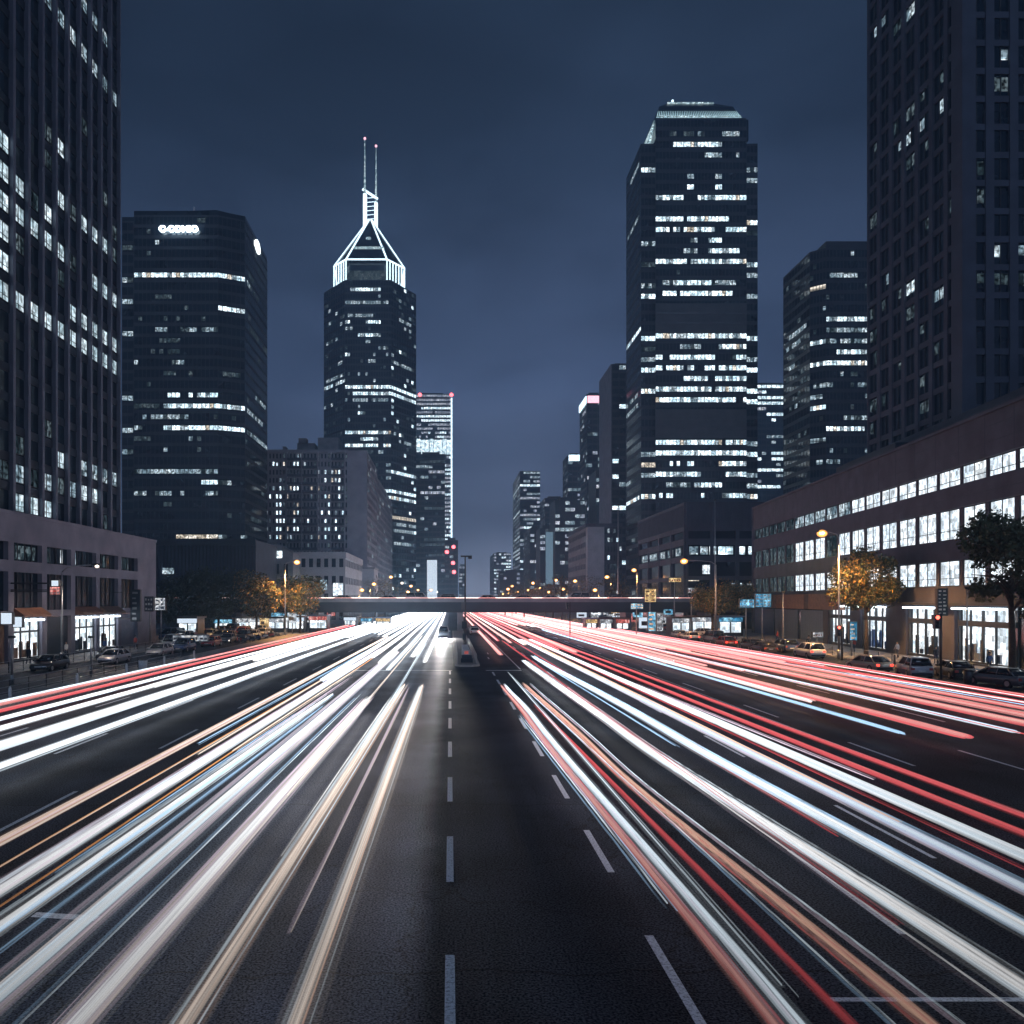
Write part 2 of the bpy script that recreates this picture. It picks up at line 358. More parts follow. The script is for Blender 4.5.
mk.poly([(3.3, 73.6, .004), (6.6, 73.6, .004), (6.6, 74.1, .004), (3.3, 74.1, .004)])
mk.poly([(-9, 73.6, .004), (.2, 73.6, .004), (.2, 74.0, .004), (-9, 74.0, .004)])
mk.poly([(6.2, 12.95, .0015), (9.6, 12.95, .0015), (9.6, 13.08, .004), (6.2, 13.08, .004)])
# faint arrow in the outer left lane
mk.poly([(-8.6, 16.4, .004), (-7.2, 16.2, .004), (-7.2, 16.45, .004), (-8.6, 16.65, .004)]); pass
def wornpaint():
    m = bpy.data.materials.new('lane_paint'); m.use_nodes = True; t = m.node_tree; b = t.nodes['Principled BSDF']
    g = N(t, 'ShaderNodeNewGeometry'); n = N(t, 'ShaderNodeTexNoise'); n.inputs['Scale'].default_value = 16; n.inputs['Detail'].default_value = 6; n.inputs['Roughness'].default_value = .75
    t.links.new(g.outputs['Position'], n.inputs['Vector'])
    r = N(t, 'ShaderNodeValToRGB'); r.color_ramp.elements[0].position = .36; r.color_ramp.elements[1].position = .52
    r.color_ramp.elements[0].color = (.14, .145, .16, 1); r.color_ramp.elements[1].color = (.72, .74, .78, 1)
    t.links.new(n.outputs[0], r.inputs[0]); t.links.new(r.outputs[0], b.inputs['Base Color']); b.inputs['Roughness'].default_value = .42
    M['lane_paint'] = m
wornpaint()
struct('road_markings', mk, M['lane_paint'])

# ------------------------------------------------------------------ facade tools
class Face:
    """one vertical face of a building: A -> B runs left to right as seen from outside"""
    def __init__(s, A, B, z0, z1, nb, nf):
        s.A = Vector((A[0], A[1])); s.B = Vector((B[0], B[1])); s.d = (s.B - s.A); s.w = s.d.length; s.d.normalize()
        s.n = Vector((s.d.y, -s.d.x)); s.z0 = z0; s.z1 = z1; s.nb = nb; s.nf = nf; s.bw = s.w / nb; s.fh = (z1 - z0) / nf
    def pt(s, u, z, o=0):
        q = s.A + s.d * u + s.n * o; return (q.x, q.y, z)
    def box(s, mb, u0, u1, z0, z1, o0, o1, mi=0):
        mb.hexa([s.pt(u0, z0, o1), s.pt(u1, z0, o1), s.pt(u1, z0, o0), s.pt(u0, z0, o0), s.pt(u0, z1, o1), s.pt(u1, z1, o1), s.pt(u1, z1, o0), s.pt(u0, z1, o0)], mi)
    def hit(s, px, py):
        dx = (px - 450) / 800; dz = (600 - py) / 800
        den = dx * s.n.x + s.n.y
        t = (s.A.x * s.n.x + s.A.y * s.n.y) / den
        q = Vector((dx * t, t)) - s.A
        return q.dot(s.d), H + dz * t
    def cell(s, px, py):
        u, z = s.hit(px, py); return int(u // s.bw), int((z - s.z0) // s.fh)
def pxl(p):
    return (450 + 800 * p[0] / p[1], 600 - 800 * (p[2] - H) / p[1]) if p[1] > 1 else (9999, 9999)

def rows_cells(face, rows, rnd):
    """rows: (py, pxa, pxb, density, material)"""
    cells = {}
    for py, a, b, den, mt in rows:
        ua, z = face.hit(a, py); ub, _ = face.hit(b, py)
        f = int((z - face.z0) // face.fh)
        if ua > ub: ua, ub = ub, ua
        on = rnd.random() < den
        for i in range(face.nb):
            c = (i + .5) * face.bw
            if ua <= c <= ub:
                if rnd.random() < .42: on = rnd.random() < den       # lit rooms come in runs
                if on and 0 <= f < face.nf: cells[(i, f)] = ('win_warm' if rnd.random() < .07 and mt == 'win_bright' else mt) if rnd.random() < .78 else {'win_bright': 'win_mid', 'win_mid': 'win_dim'}.get(mt, mt)
    return cells
def sprinkle(face, cells, p, rnd, mats=('win_mid', 'win_dim', 'win_dim', 'win_bright'), rowp=0, rowden=.6):
    for f in range(face.nf):
        row = rnd.random() < rowp; mt = rnd.choice(mats); on = False
        for i in range(face.nb):
            if (i, f) in cells: continue
            if row:
                if rnd.random() < .35: on = rnd.random() < rowden
                if on: cells[(i, f)] = mt
            elif rnd.random() < p: cells[(i, f)] = rnd.choice(mats)
    return cells
def collect(wins, face, cells, mu=.06, za=.32, zb=.86, o=.05):
    for (i, f), mt in cells.items():
        mu2 = mu * face.bw
        wins.append((face, i * face.bw + mu2, (i + 1) * face.bw - mu2, face.z0 + (f + za) * face.fh, face.z0 + (f + zb) * face.fh, mt, o))
WM = ['win_tower', 'win_bright', 'win_mid', 'win_dim', 'win_warm', 'win_near', 'win_far', 'shop_wall', 'crown_soft']
def add_windows(root, wins, cap=100, frame=None, name='window'):
    def area(w):
        f, u0, u1, z0, z1, mt, o = w
        a = pxl(f.pt(u0, z0)); b = pxl(f.pt(u1, z1))
        ok = -20 < a[0] < 1044 and -20 < b[1] < 1044
        return abs(a[0] - b[0]) * abs(a[1] - b[1]) * (1 if ok else .001) * (.4 if mt == 'win_dim' else 1)
    wins = sorted(wins, key=area, reverse=True)
    for w in wins[:cap]:
        f, u0, u1, z0, z1, mt, o = w
        b = MB(); f.box(b, u0, u1, z0, z1, -.02, o)
        ob = b.obj(name, M[mt], root)
        ob.location = -root.location
        if frame:
            nm = max(1, round((u1 - u0) / frame)); b = MB()
            for k in range(nm + 1):
                uu = u0 + (u1 - u0) * k / nm; f.box(b, uu - .035, uu + .035, z0, z1, o + .002, o + .07)
            zt = z0 + (z1 - z0) * .3
            f.box(b, u0, u1, zt - .03, zt + .03, o + .003, o + .06); f.box(b, u0 - .05, u1 + .05, z0 - .07, z0, o - .04, o + .12); f.box(b, u0 - .05, u1 + .05, z1, z1 + .05, o - .04, o + .08)
            b.obj('window_frame', M['dark_metal'], ob)
    if len(wins) > cap:
        b = MB()
        for f, u0, u1, z0, z1, mt, o in wins[cap:]: f.box(b, u0, u1, z0, z1, -.02, o, WM.index(mt))
        ob = b.obj(name, [M[k] for k in WM], root); ob.location = -root.location; tag(ob, kind='stuff')
def part(name, mb, m, root, smooth=False):
    o = mb.obj(name, m, root, smooth); o.location = -root.location; return o
def lattice(mb, face, pier=.3, band=.35, dep=.25, zlo=0, zhi=None, bands=True, piers=True, bo=0):
    zhi = face.z1 if zhi is None else zhi
    if piers:
        for i in range(face.nb + 1):
            u = i * face.bw; face.box(mb, max(0, u - pier/2), min(face.w, u + pier/2), zlo or face.z0, zhi, .0, dep)
    if bands:
        for f in range(face.nf + 1):
            z = face.z0 + f * face.fh
            if z > zhi: break
            face.box(mb, 0, face.w, max(face.z0, z - band * face.fh * .5), min(zhi, z + band * face.fh * .5), .0, dep * .6 + bo)
def center(poly): return (sum(p[0] for p in poly) / len(poly), sum(p[1] for p in poly) / len(poly), 0)

# ------------------------------------------------------------------ left near tower and its podium
def left_near():
    rnd = random.Random(3)
    X = -46; root = empty('office_tower', (X - 15, 90, 0), 'tall dark tower with pale vertical fins rising out of the left edge of the picture', 'tower')
    y0, y1 = 56.0, 110.6; fh = 3.067; z0 = 15.2; nf = 40
    b = MB(); b.prism([(X - 30, y0), (X, y0), (X, y1), (X - 30, y1)], 0.2, z0 + nf * fh); part('wall', b, M['dark_glass'], root)
    nb = 18; F = Face((X, y1 - nb * 3.0), (X, y1), z0, z0 + nf * fh, nb, nf)
    b = MB()
    for i in range(nb + 1): F.box(b, max(0, i*3 - .24), min(F.w, i*3 + .24), z0, F.z1, 0, .5)
    part('fin', b, M['fin_metal'], root)['kind'] = 'stuff'
    b = MB()
    for f in range(nf + 1): F.box(b, 0, F.w, z0 + f*fh - .35, z0 + f*fh + .55, 0, .1)
    part('spandrel', b, M['dark_panel'], root)['kind'] = 'stuff'
    cells = {}
    def q(l, mt):
        for px, py in l: cells[F.cell(px, py)] = mt
    q([(45, 10), (57, 26), (71, 43), (82, 58), (94, 77), (103, 91), (113, 105), (83, 2), (92, 12), (101, 25)], 'win_mid')
    q([(45, 128), (58, 141)], 'win_mid'); q([(43, 157), (69, 206)], 'win_dim')
    q([(2, 142), (2, 171), (2, 202), (17, 183), (18, 213), (45, 206), (57, 192), (32, 226), (46, 237), (59, 247), (83, 215), (93, 227), (104, 236), (2, 232), (2, 262), (93, 273), (103, 281)], 'win_tower')
    q([(33, 195), (16, 244), (70, 257), (113, 225), (112, 245), (57, 271), (42, 130)], 'win_dim')
    q([(2, 291), (18, 301), (33, 311), (46, 320), (60, 328), (71, 337), (83, 344), (94, 351), (104, 358), (113, 365)], 'win_tower')
    q([(93, 273), (103, 281), (113, 290), (72, 309), (83, 318), (93, 323), (104, 331), (113, 338)], 'win_tower')
    q([(17, 445), (32, 478), (3, 472), (58, 486), (104, 520)], 'win_dim'); q([(18, 475), (44, 484), (82, 466), (91, 468), (104, 473), (112, 477), (71, 491)], 'win_mid')
    q([(59, 460), (18, 505), (32, 510), (45, 512), (83, 494), (93, 497)], 'win_tower')
    for i in range(nb):
        for f in range(nf):
            if (i, f) not in cells and rnd.random() < .035: cells[(i, f)] = 'win_dim'
    wins = []; collect(wins, F, cells, mu=.12, za=.24, zb=.84, o=.03); add_windows(root, wins, frame=1.2)
    # podium
    X = -44; ya, yb = 40.0, 119.3; zt = 15.1
    root = empty('podium_building', (X - 10, 80, 0), 'pink stone podium with shops under the finned tower at the left edge', 'building')
    b = MB(); b.prism([(X - 40, ya), (X - .5, ya), (X - .5, yb), (X - 40, yb)], .14, zt - .4); part('wall', b, M['dark_glass'], root)
    nb = 11; bw = 6.6; F = Face((X - .5, yb - nb * bw), (X - .5, yb), 0.14, zt, nb, 1)
    b = MB(); D = .5
    F.box(b, 0, F.w, 12.35, zt, 0, D); F.box(b, 0, F.w, 9.35, 10.15, 0, D)       # cornice band, belt
    F.box(b, 0, F.w, 10.15, 10.5, 0, D - .003)
    for i in range(nb):
        u = i * bw; last = i == nb - 1
        F.box(b, u, u + 1.05, .14, 9.35, 0, D); F.box(b, u, u + 1.05, 10.5, 12.35, 0, D)
        F.box(b, u + 1.05, u + bw, 4.7, 5.4, 0, D - .01)
    F.box(b, F.w - 6.0, F.w, .14, 9.35, 0, D + .002); F.box(b, F.w - 6.0, F.w, 10.5, 12.35, 0, D + .002)
    b.prism([(X - 40, yb), (X - .0, yb), (X, yb + .4), (X - 40, yb + .4)], .14, zt); b.prism([(X - 40, ya), (X + .1, ya), (X + .1, yb + .5), (X - 40, yb + .5)], zt, zt + .35)
    part('stone_front', b, M['pink_stone'], root)
    # window mullions
    b = MB()
    for i in range(nb - 1):
        for k in range(1, 4): u = i * bw + 1.05 + (bw - 1.05) * k / 4; F.box(b, u - .05, u + .05, 5.4, 9.35, .0, .12); F.box(b, u - .05, u + .05, 10.5, 12.35, .0, .12)
    part('mullion', b, M['dark_metal'], root)['kind'] = 'stuff'
    wins = []
    for i, (a, c), mt in ((4, (.05, .3), 'win_near'), (5, (.1, .9), 'win_dim'), (6, (.72, .8), 'win_near'), (7, (0, .2), 'win_mid'), (8, (.3, .5), 'win_dim'), (4, (.6, .8), 'win_mid'), (6, (.0, .3), 'win_dim'), (9, (.2, .6), 'win_dim')):
        u = i * bw + 1.05; L = bw - 1.05; wins.append((F, u + L * a, u + L * c, 10.7, 12.1 if c - a > .15 else 12.2, mt, .03))
    add_windows(root, wins)
    # shops at street level: bays seen around px 65..125
    for i in (5, 7, 8):
        u = i * bw + 1.05; L = bw - 1.05
        pn = MB(); F.box(pn, u + .1, u + L - .1, .5, 4.6, .02, .05); sh = part('shop_window', pn, M['shop_wall'], root)
        fr = MB()
        for k in range(4): uu = u + .1 + (L - .2) * k / 3; F.box(fr, uu - .07, uu + .07, .14, 4.7, .06, .2)
        F.box(fr, u, u + L, 3.1, 3.3, .06, .19); F.box(fr, u, u + L, .14, .5, .03, .22)
        fo = fr.obj('window_frame', M['dark_metal'], sh)
        g = MB(); rr = random.Random(i)
        for k in range(7):
            uu = u + .5 + rr.random() * (L - 1.4); hh = .5 + rr.random() * 1.3; F.box(g, uu, uu + .35 + rr.random() * .5, .52, .52 + hh, .062, .11)
        g.obj('display', M[['cloth_blue', 'cloth_dark', 'wood_brown'][i % 3]], sh)
        dn = MB(); F.box(dn, u + .2, u + L - .2, 4.3, 4.5, .2, .9); part('shop_light', dn, M['shop_panel'], root)
    for i, mt in ((2, 'shutter_blue'), (3, 'wood_brown'), (4, 'wood_brown'), (6, 'dark_panel'), (9, 'shutter_blue'), (1, 'shutter_blue')):
        u = i * bw + 1.05; L = bw - 1.05; s = MB()
        for k in range(12): F.box(s, u + L * k / 12 + .03, u + L * (k + 1) / 12 - .03, .14, 4.6, .02, .12)
        part('shutter', s, M[mt], root)
    for i, mt in ((5, 'awning_orange'), (7, 'awning_orange'), (8, 'wood_brown'), (3, 'mid_concrete')):
        u = i * bw + 1.0; s = MB(); s.hexa([F.pt(u, 4.75, 1.5), F.pt(u + bw - 1, 4.75, 1.5), F.pt(u + bw - 1, 4.75, .5), F.pt(u, 4.75, .5), F.pt(u, 5.0, 1.5), F.pt(u + bw - 1, 5.0, 1.5), F.pt(u + bw - 1, 5.7, .5), F.pt(u, 5.7, .5)])
        part('awning', s, M[mt], root)
    return F
FL = left_near()

# ------------------------------------------------------------------ generic tower
def tower(name, label, cat, faces, poly, z1, wallm, wins, extra=None, capw=100, frame=None, latt=None, lm='dark_panel', group=None, roof=True):
    c = center(poly); root = empty(name, c, label, cat, group)
    b = MB(); b.prism(poly, 0.0, z1); part('wall', b, wallm, root)
    if latt:
        b = MB()
        for F in faces: lattice(b, F, **latt)
        part('facade_frame', b, M[lm], root)
    add_windows(root, wins, cap=capw, frame=frame)
    if roof:
        b = MB(); cx, cyy = c[0], c[1]
        ins = [(cx + (x - cx) * .6, cyy + (y - cyy) * .6) for x, y in poly]; b.prism(ins, z1 + .001, z1 + 2.2)
        part('roof', b, M['dark_panel'], root)
    if extra: extra(root)
    return root

# --- dark tower with lit sign (left)
def dark_left():
    rnd = random.Random(21); Y = 250.0
    x = lambda p, yy=Y: GX(p, yy)
    x0, x1, x2, x3 = x(122, 254), x(134), x(218), x(245, 253.5)
    ztop = ZZ(210, Y); zl = ZZ(217, 254)
    xr = x3; yb = -xr * 800 / 183.0
    poly = [(x0, 254), (x1, 254), (x1, Y), (x2, Y), (x3, 253.5), (xr, yb), (x0, yb)]
    nf = 36; z0 = 4.0; zt = z0 + nf * 3.41
    F1 = Face((x1, Y), (x2, Y), z0, zt, 20, nf); F2 = Face((x2, Y), (x3, 253.5), z0, zt, 6, nf); F3 = Face((x3, 253.5), (xr, yb), z0, zt, 14, nf); F0 = Face((x0, 254), (x1, 254), z0, zt, 3, nf)
    r = [(272, 135, 218, 1, 'win_bright'), (295, 153, 215, .6, 'win_dim'), (306, 183, 190, .6, 'win_dim'), (328, 138, 217, .7, 'win_mid'), (318, 175, 190, .5, 'win_dim'),
         (340, 160, 185, .3, 'win_dim'), (350, 160, 200, .4, 'win_dim'), (361, 160, 190, .4, 'win_mid'), (372, 153, 217, .4, 'win_dim'),
         (392, 135, 160, .6, 'win_dim'), (392, 162, 218, .95, 'win_bright'), (403, 135, 160, .6, 'win_dim'), (403, 162, 218, .95, 'win_bright'), (414, 134, 190, .8, 'win_mid'),
         (425, 134, 158, .8, 'win_mid'), (425, 163, 218, .95, 'win_bright'), (438, 134, 150, .6, 'win_dim'), (438, 175, 217, .2, 'win_mid'), (450, 150, 200, .2, 'win_dim'), (472, 134, 218, .85, 'win_mid'),
         (484, 200, 218, 1, 'win_bright'), (495, 134, 218, .5, 'win_mid'), (507, 165, 215, .2, 'win_dim'), (519, 150, 187, .6, 'win_mid'), (532, 177, 218, .8, 'win_warm')]
    w = []; c1 = rows_cells(F1, r, rnd); sprinkle(F1, c1, .035, rnd, ('win_dim', 'win_dim', 'win_mid')); collect(w, F1, c1, za=.32, zb=.72)
    c2 = rows_cells(F2, [(276, 220, 245, 1, 'win_bright'), (310, 220, 245, 1, 'win_bright'), (375, 222, 240, .5, 'win_dim'), (407, 220, 245, 1, 'win_bright'), (427, 220, 245, .9, 'win_bright'), (487, 220, 230, 1, 'win_mid'), (497, 222, 242, .6, 'win_mid'), (533, 220, 245, .7, 'win_mid')], rnd)
    sprinkle(F2, c2, .03, rnd, ('win_dim',)); collect(w, F2, c2, za=.32, zb=.72)
    c3 = rows_cells(F3, [(283, 247, 252, 1, 'win_mid'), (408, 246, 252, 1, 'win_bright'), (400, 255, 266, 1, 'win_mid'), (430, 246, 267, .8, 'win_mid'), (412, 246, 262, .8, 'win_mid')], rnd)
    sprinkle(F3, c3, .03, rnd, ('win_dim',), rowp=.12); collect(w, F3, c3, za=.35, zb=.75)
    c0 = rows_cells(F0, [(q, 120, 134, 1, 'win_mid') for q in (249, 278, 299, 332, 396, 430, 448)], rnd); collect(w, F0, c0, za=.3, zb=.75)
    def extra(root):
        b = MB(); b.prism([(x1 + 2, Y + 1.5), (x2 - .5, Y + .0), (x2 + 7.5, Y + 4.6), (xr - 1.5, Y + 6), (xr - 1.5, yb - 3), (x1 + 2, yb - 3)], zl, ztop); part('parapet', b, M['dark_glass'], root)
        b = MB(); b.box(x(189), x(190.5), Y + 4, Y + 4.5, ztop, ztop + 3); part('antenna', b, M['steel'], root)
        cu = bpy.data.curves.new('sign_text', 'FONT'); cu.body = 'C-ODMIO'; cu.size = 4.6; cu.extrude = .25; cu.offset = .2
        cu.align_x = 'CENTER'; cu.align_y = 'CENTER'; tmp = bpy.data.objects.new('tmp', cu); COL.objects.link(tmp)
        bpy.context.view_layer.update()
        me = bpy.data.meshes.new_from_object(tmp); bpy.data.objects.remove(tmp)
        me.materials.clear(); me.materials.append(M['sign_white'])
        so = bpy.data.objects.new('sign_letters', me); COL.objects.link(so); so.parent = root
        ex = [v.co.x for v in me.vertices]; s = (GX(199, Y) - GX(160, Y)) / (max(ex) - min(ex))
        so.scale = (s, s * .9, 1); so.rotation_euler = (D2R(90), 0, 0); so.location = Vector((GX(179.5, Y), Y - .9, ZZ(230.5, Y))) - root.location
        b = MB(); n = 20; a = []; u0, z0_ = F3.hit(257, 247)
        for k in range(n): t = 2 * math.pi * k / n; a.append(F3.pt(u0 + 3.4 * math.cos(t), z0_ + 2.1 * math.sin(t), .4))
        b.poly(a); a2 = [Vector(p) - Vector((F3.n.x, F3.n.y, 0)) * .4 for p in a]
        for k in range(n): b.poly([a[k], a2[k], a2[(k+1) % n], a[(k+1) % n]])
        part('round_sign', b, M['sign_disc'], root)
    tower('office_tower', 'black glass tower with glowing sign letters and a round sign near its top', 'tower', [F1, F2, F3, F0], poly, zl, M['dark_glass'], w, extra, latt=dict(pier=.12, band=.3, dep=.1), roof=False)
dark_left()
# --- low dark ribbed block in front of it
def ribbed():
    Y = 182.0; xa, xb = GX(150, Y), GX(256, Y); z = ZZ(540, Y)
    root = empty('low_block', ((xa + xb) / 2, Y + 10, 0), 'low dark ribbed block without lit windows, behind the trees on the left', 'building')
    b = MB(); b.prism([(xa, Y), (xb, Y), (xb, Y + 24), (xa, Y + 24)], 0, z); part('wall', b, M['dusk_stone'], root)
    F = Face((xa, Y), (xb, Y), 0, z, 30, 1); b = MB()
    for i in range(31): F.box(b, max(0, i * F.bw - .1), min(F.w, i * F.bw + .1), 1, z - 1.2, 0, .3)
    F.box(b, 0, F.w, z - 1.2, z + .3, 0, .5); F.box(b, 0, F.w, z*.48, z*.48 + .5, 0, .32)
    part('rib', b, M['dark_panel'], root)['kind'] = 'stuff'
    F = Face((xa, Y), (xb, Y), 0, z, 10, 5); add_windows(root, [(F,) + t for t in ((F.hit(163, 572)[0], F.hit(174, 572)[0], ZZ(574, Y), ZZ(568, Y), 'win_mid', .35),)])
ribbed()

# --- pointed tower with twin masts
def pointed():
    rnd = random.Random(33); Y = 480.0; fh = 3.9
    A, B, C, D_ = (GX(324, 500), 500), (GX(345, Y), Y), (GX(391, Y), Y), (GX(416, 503), 503)
    E, G = (GX(409, 530), 535), (GX(330, 530), 535)
    zt = ZZ(280, Y); nf = int(zt // fh); z0 = zt - nf * fh
    F0 = Face(A, B, z0, zt, 9, nf); F1 = Face(B, C, z0, zt, 18, nf); F2 = Face(C, D_, z0, zt, 10, nf)
    r = [(292, 350, 382, .9, 'win_bright'), (306, 345, 391, .7, 'win_mid'), (313, 348, 378, .7, 'win_mid'), (320, 345, 381, .7, 'win_bright'), (328, 340, 352, .6, 'win_mid'), (337, 357, 380, .9, 'win_bright'),
         (343, 355, 370, .6, 'win_mid'), (349, 378, 388, 1, 'win_mid'), (353, 346, 350, 1, 'win_bright'), (364, 368, 383, .8, 'win_mid'), (386, 346, 391, 1, 'win_bright'), (394, 345, 391, .85, 'win_bright'), (401, 350, 391, .6, 'win_mid'),
         (415, 357, 363, 1, 'win_bright'), (430, 345, 391, .85, 'win_bright'), (437, 360, 391, .7, 'win_bright'), (443, 346, 391, .95, 'win_bright'), (450, 352, 391, .6, 'win_mid'), (464, 365, 391, .5, 'win_mid'), (472, 365, 391, .5, 'win_mid'),
         (480, 370, 391, .6, 'win_mid'), (489, 372, 391, .7, 'win_bright'), (496, 376, 391, .9, 'win_bright')]
    w = []; c = rows_cells(F1, r, rnd); sprinkle(F1, c, .07, rnd, ('win_mid', 'win_dim')); collect(w, F1, c, za=.3, zb=.8)
    c = rows_cells(F2, [(298, 395, 402, 1, 'win_mid'), (321, 398, 412, .7, 'win_mid'), (360, 392, 414, .8, 'win_mid'), (388, 391, 415, 1, 'win_bright'), (397, 391, 415, 1, 'win_bright'), (440, 400, 412, .8, 'win_mid'), (473, 391, 415, .95, 'win_bright'), (490, 391, 415, .95, 'win_bright'), (498, 391, 415, .95, 'win_bright'), (519, 391, 415, 1, 'win_warm'), (523, 393, 415, .9, 'win_mid'), (532, 393, 413, .7, 'win_mid'), (541, 393, 413, .7, 'win_mid')], rnd)
    sprinkle(F2, c, .16, rnd, ('win_mid', 'win_dim', 'win_bright')); collect(w, F2, c, za=.3, zb=.8)
    c = rows_cells(F0, [(391, 325, 345, .9, 'win_bright'), (385, 326, 345, .6, 'win_mid'), (327, 330, 344, .6, 'win_dim')], rnd); sprinkle(F0, c, .14, rnd, ('win_mid', 'win_dim', 'win_dim')); collect(w, F0, c, za=.3, zb=.8)
    def extra(root):
        cx, cyy = GX(370, 505), 507
        s = lambda px, yy: (GX(px, yy), yy)
        base = [s(334, 494), s(346, 484), s(387, 484), s(404.5, 497), s(400, 530), s(338, 530)]
        zc0, zc1, za = ZZ(276, Y), ZZ(257, Y), ZZ(219.5, 505)
        b = MB(); core = [(cx + (x - cx) * .86, cyy + (yy - cyy) * .86) for x, yy in base]; b.prism(core, zt - .1, zc1); part('crown_core', b, M['blue_glass'], root)
        apex = [(cx + (x - cx) * .05, cyy + (yy - cyy) * .05) for x, yy in base]
        b = MB(); b.prism(base, zc1 + .1, za, top=apex); part('pyramid_roof', b, M['blue_glass'], root)
        b = MB()
        for (x, yy), (ax, ay) in zip(base, apex): b.tube([(x, yy, zc1 + .2), (ax, ay, za + .2)], .55, 6)
        for i in range(len(base)):
            j = (i + 1) % len(base); b.tube([(*base[i], zc1 + .3), (*base[j], zc1 + .3)], .5, 6)
        part('edge_light', b, M['crown_light'], root)
        b = MB()
        for i in (0, 2, 3):
            j = (i + 1) % len(base); L = 5 if i == 0 else 6
            for k in range(L + 1):
                t = k / L; x = base[i][0] * (1 - t) + base[j][0] * t; yy = base[i][1] * (1 - t) + base[j][1] * t
                b.box(x - .35, x + .35, yy - .35, yy + .35, zc0 - 1, zc1 + .2)
        part('crown_fin', b, M['crown_light'], root)['kind'] = 'stuff'
        b = MB(); b.prism([(cx + (x - cx) * .885, cyy + (yy - cyy) * .885) for x, yy in base], zc0 - .8, zc0 + 6); part('lit_band', b, M['win_dim'], root)
        FP = Face(base[1], base[2], zc1, za, 1, 1)
        b = MB()
        for k, (py, pa, pb) in enumerate(((246, 354, 384), (232.5, 366, 371))):
            z = ZZ(py, 487); t = (z - zc1) / (za - zc1); yy = 484 + (505 - 484) * t
            b.box(GX(pa, yy), GX(pb, yy), yy - .6, yy + 3, z - .7, z + .7)
        part('pyramid_light', b, M['crown_soft'], root)
        zb = ZZ(194, 505); zm = ZZ(170, 505)
        for k, (pa, pt_) in enumerate(((364.5, 138.5), (375, 141.5))):
            xx = GX(pa + .3, 505); yy = 505 + k * 5
            b = MB(); b.tube([(xx, yy, za - 4), (xx, yy, zb + k * -3)], 1.15, 8); m_ = part('mast_base', b, M['crown_light'], root)
            b = MB(); b.tube([(xx, yy, zb - k * 3), (xx, yy, zm), (xx, yy, ZZ(pt_, 505))], [.8, .42, .2], 6); part('mast', b, M['crown_soft'], root)
            b = MB(); b.ball((xx, yy, ZZ(pt_, 505)), .85, 8); part('beacon', b, M['beacon_pink'], root)
        xa, xb = GX(362.5, 505), GX(377, 505)
        b = MB(); b.tube([(xa, 505, ZZ(189, 505)), (xb, 510, ZZ(195, 505))], .8, 6); b.tube([(GX(366.5, 505), 506, za), (GX(366.5, 505), 506, zb)], .25, 5)
        for k in range(6): z = za + (zb - za) * k / 6; b.tube([(GX(365, 505), 505, z), (GX(375, 505), 509, z + 2.5)], .22, 5)
        part('mast_brace', b, M['crown_light'], root)
    tower('office_tower', 'slender tower with a lit pointed crown and twin masts in the left distance', 'tower', [F0, F1, F2], [A, B, C, D_, E, G], zt, M['dark_glass'], w, extra, latt=dict(pier=.25, band=.3, dep=.15), roof=False)
pointed()

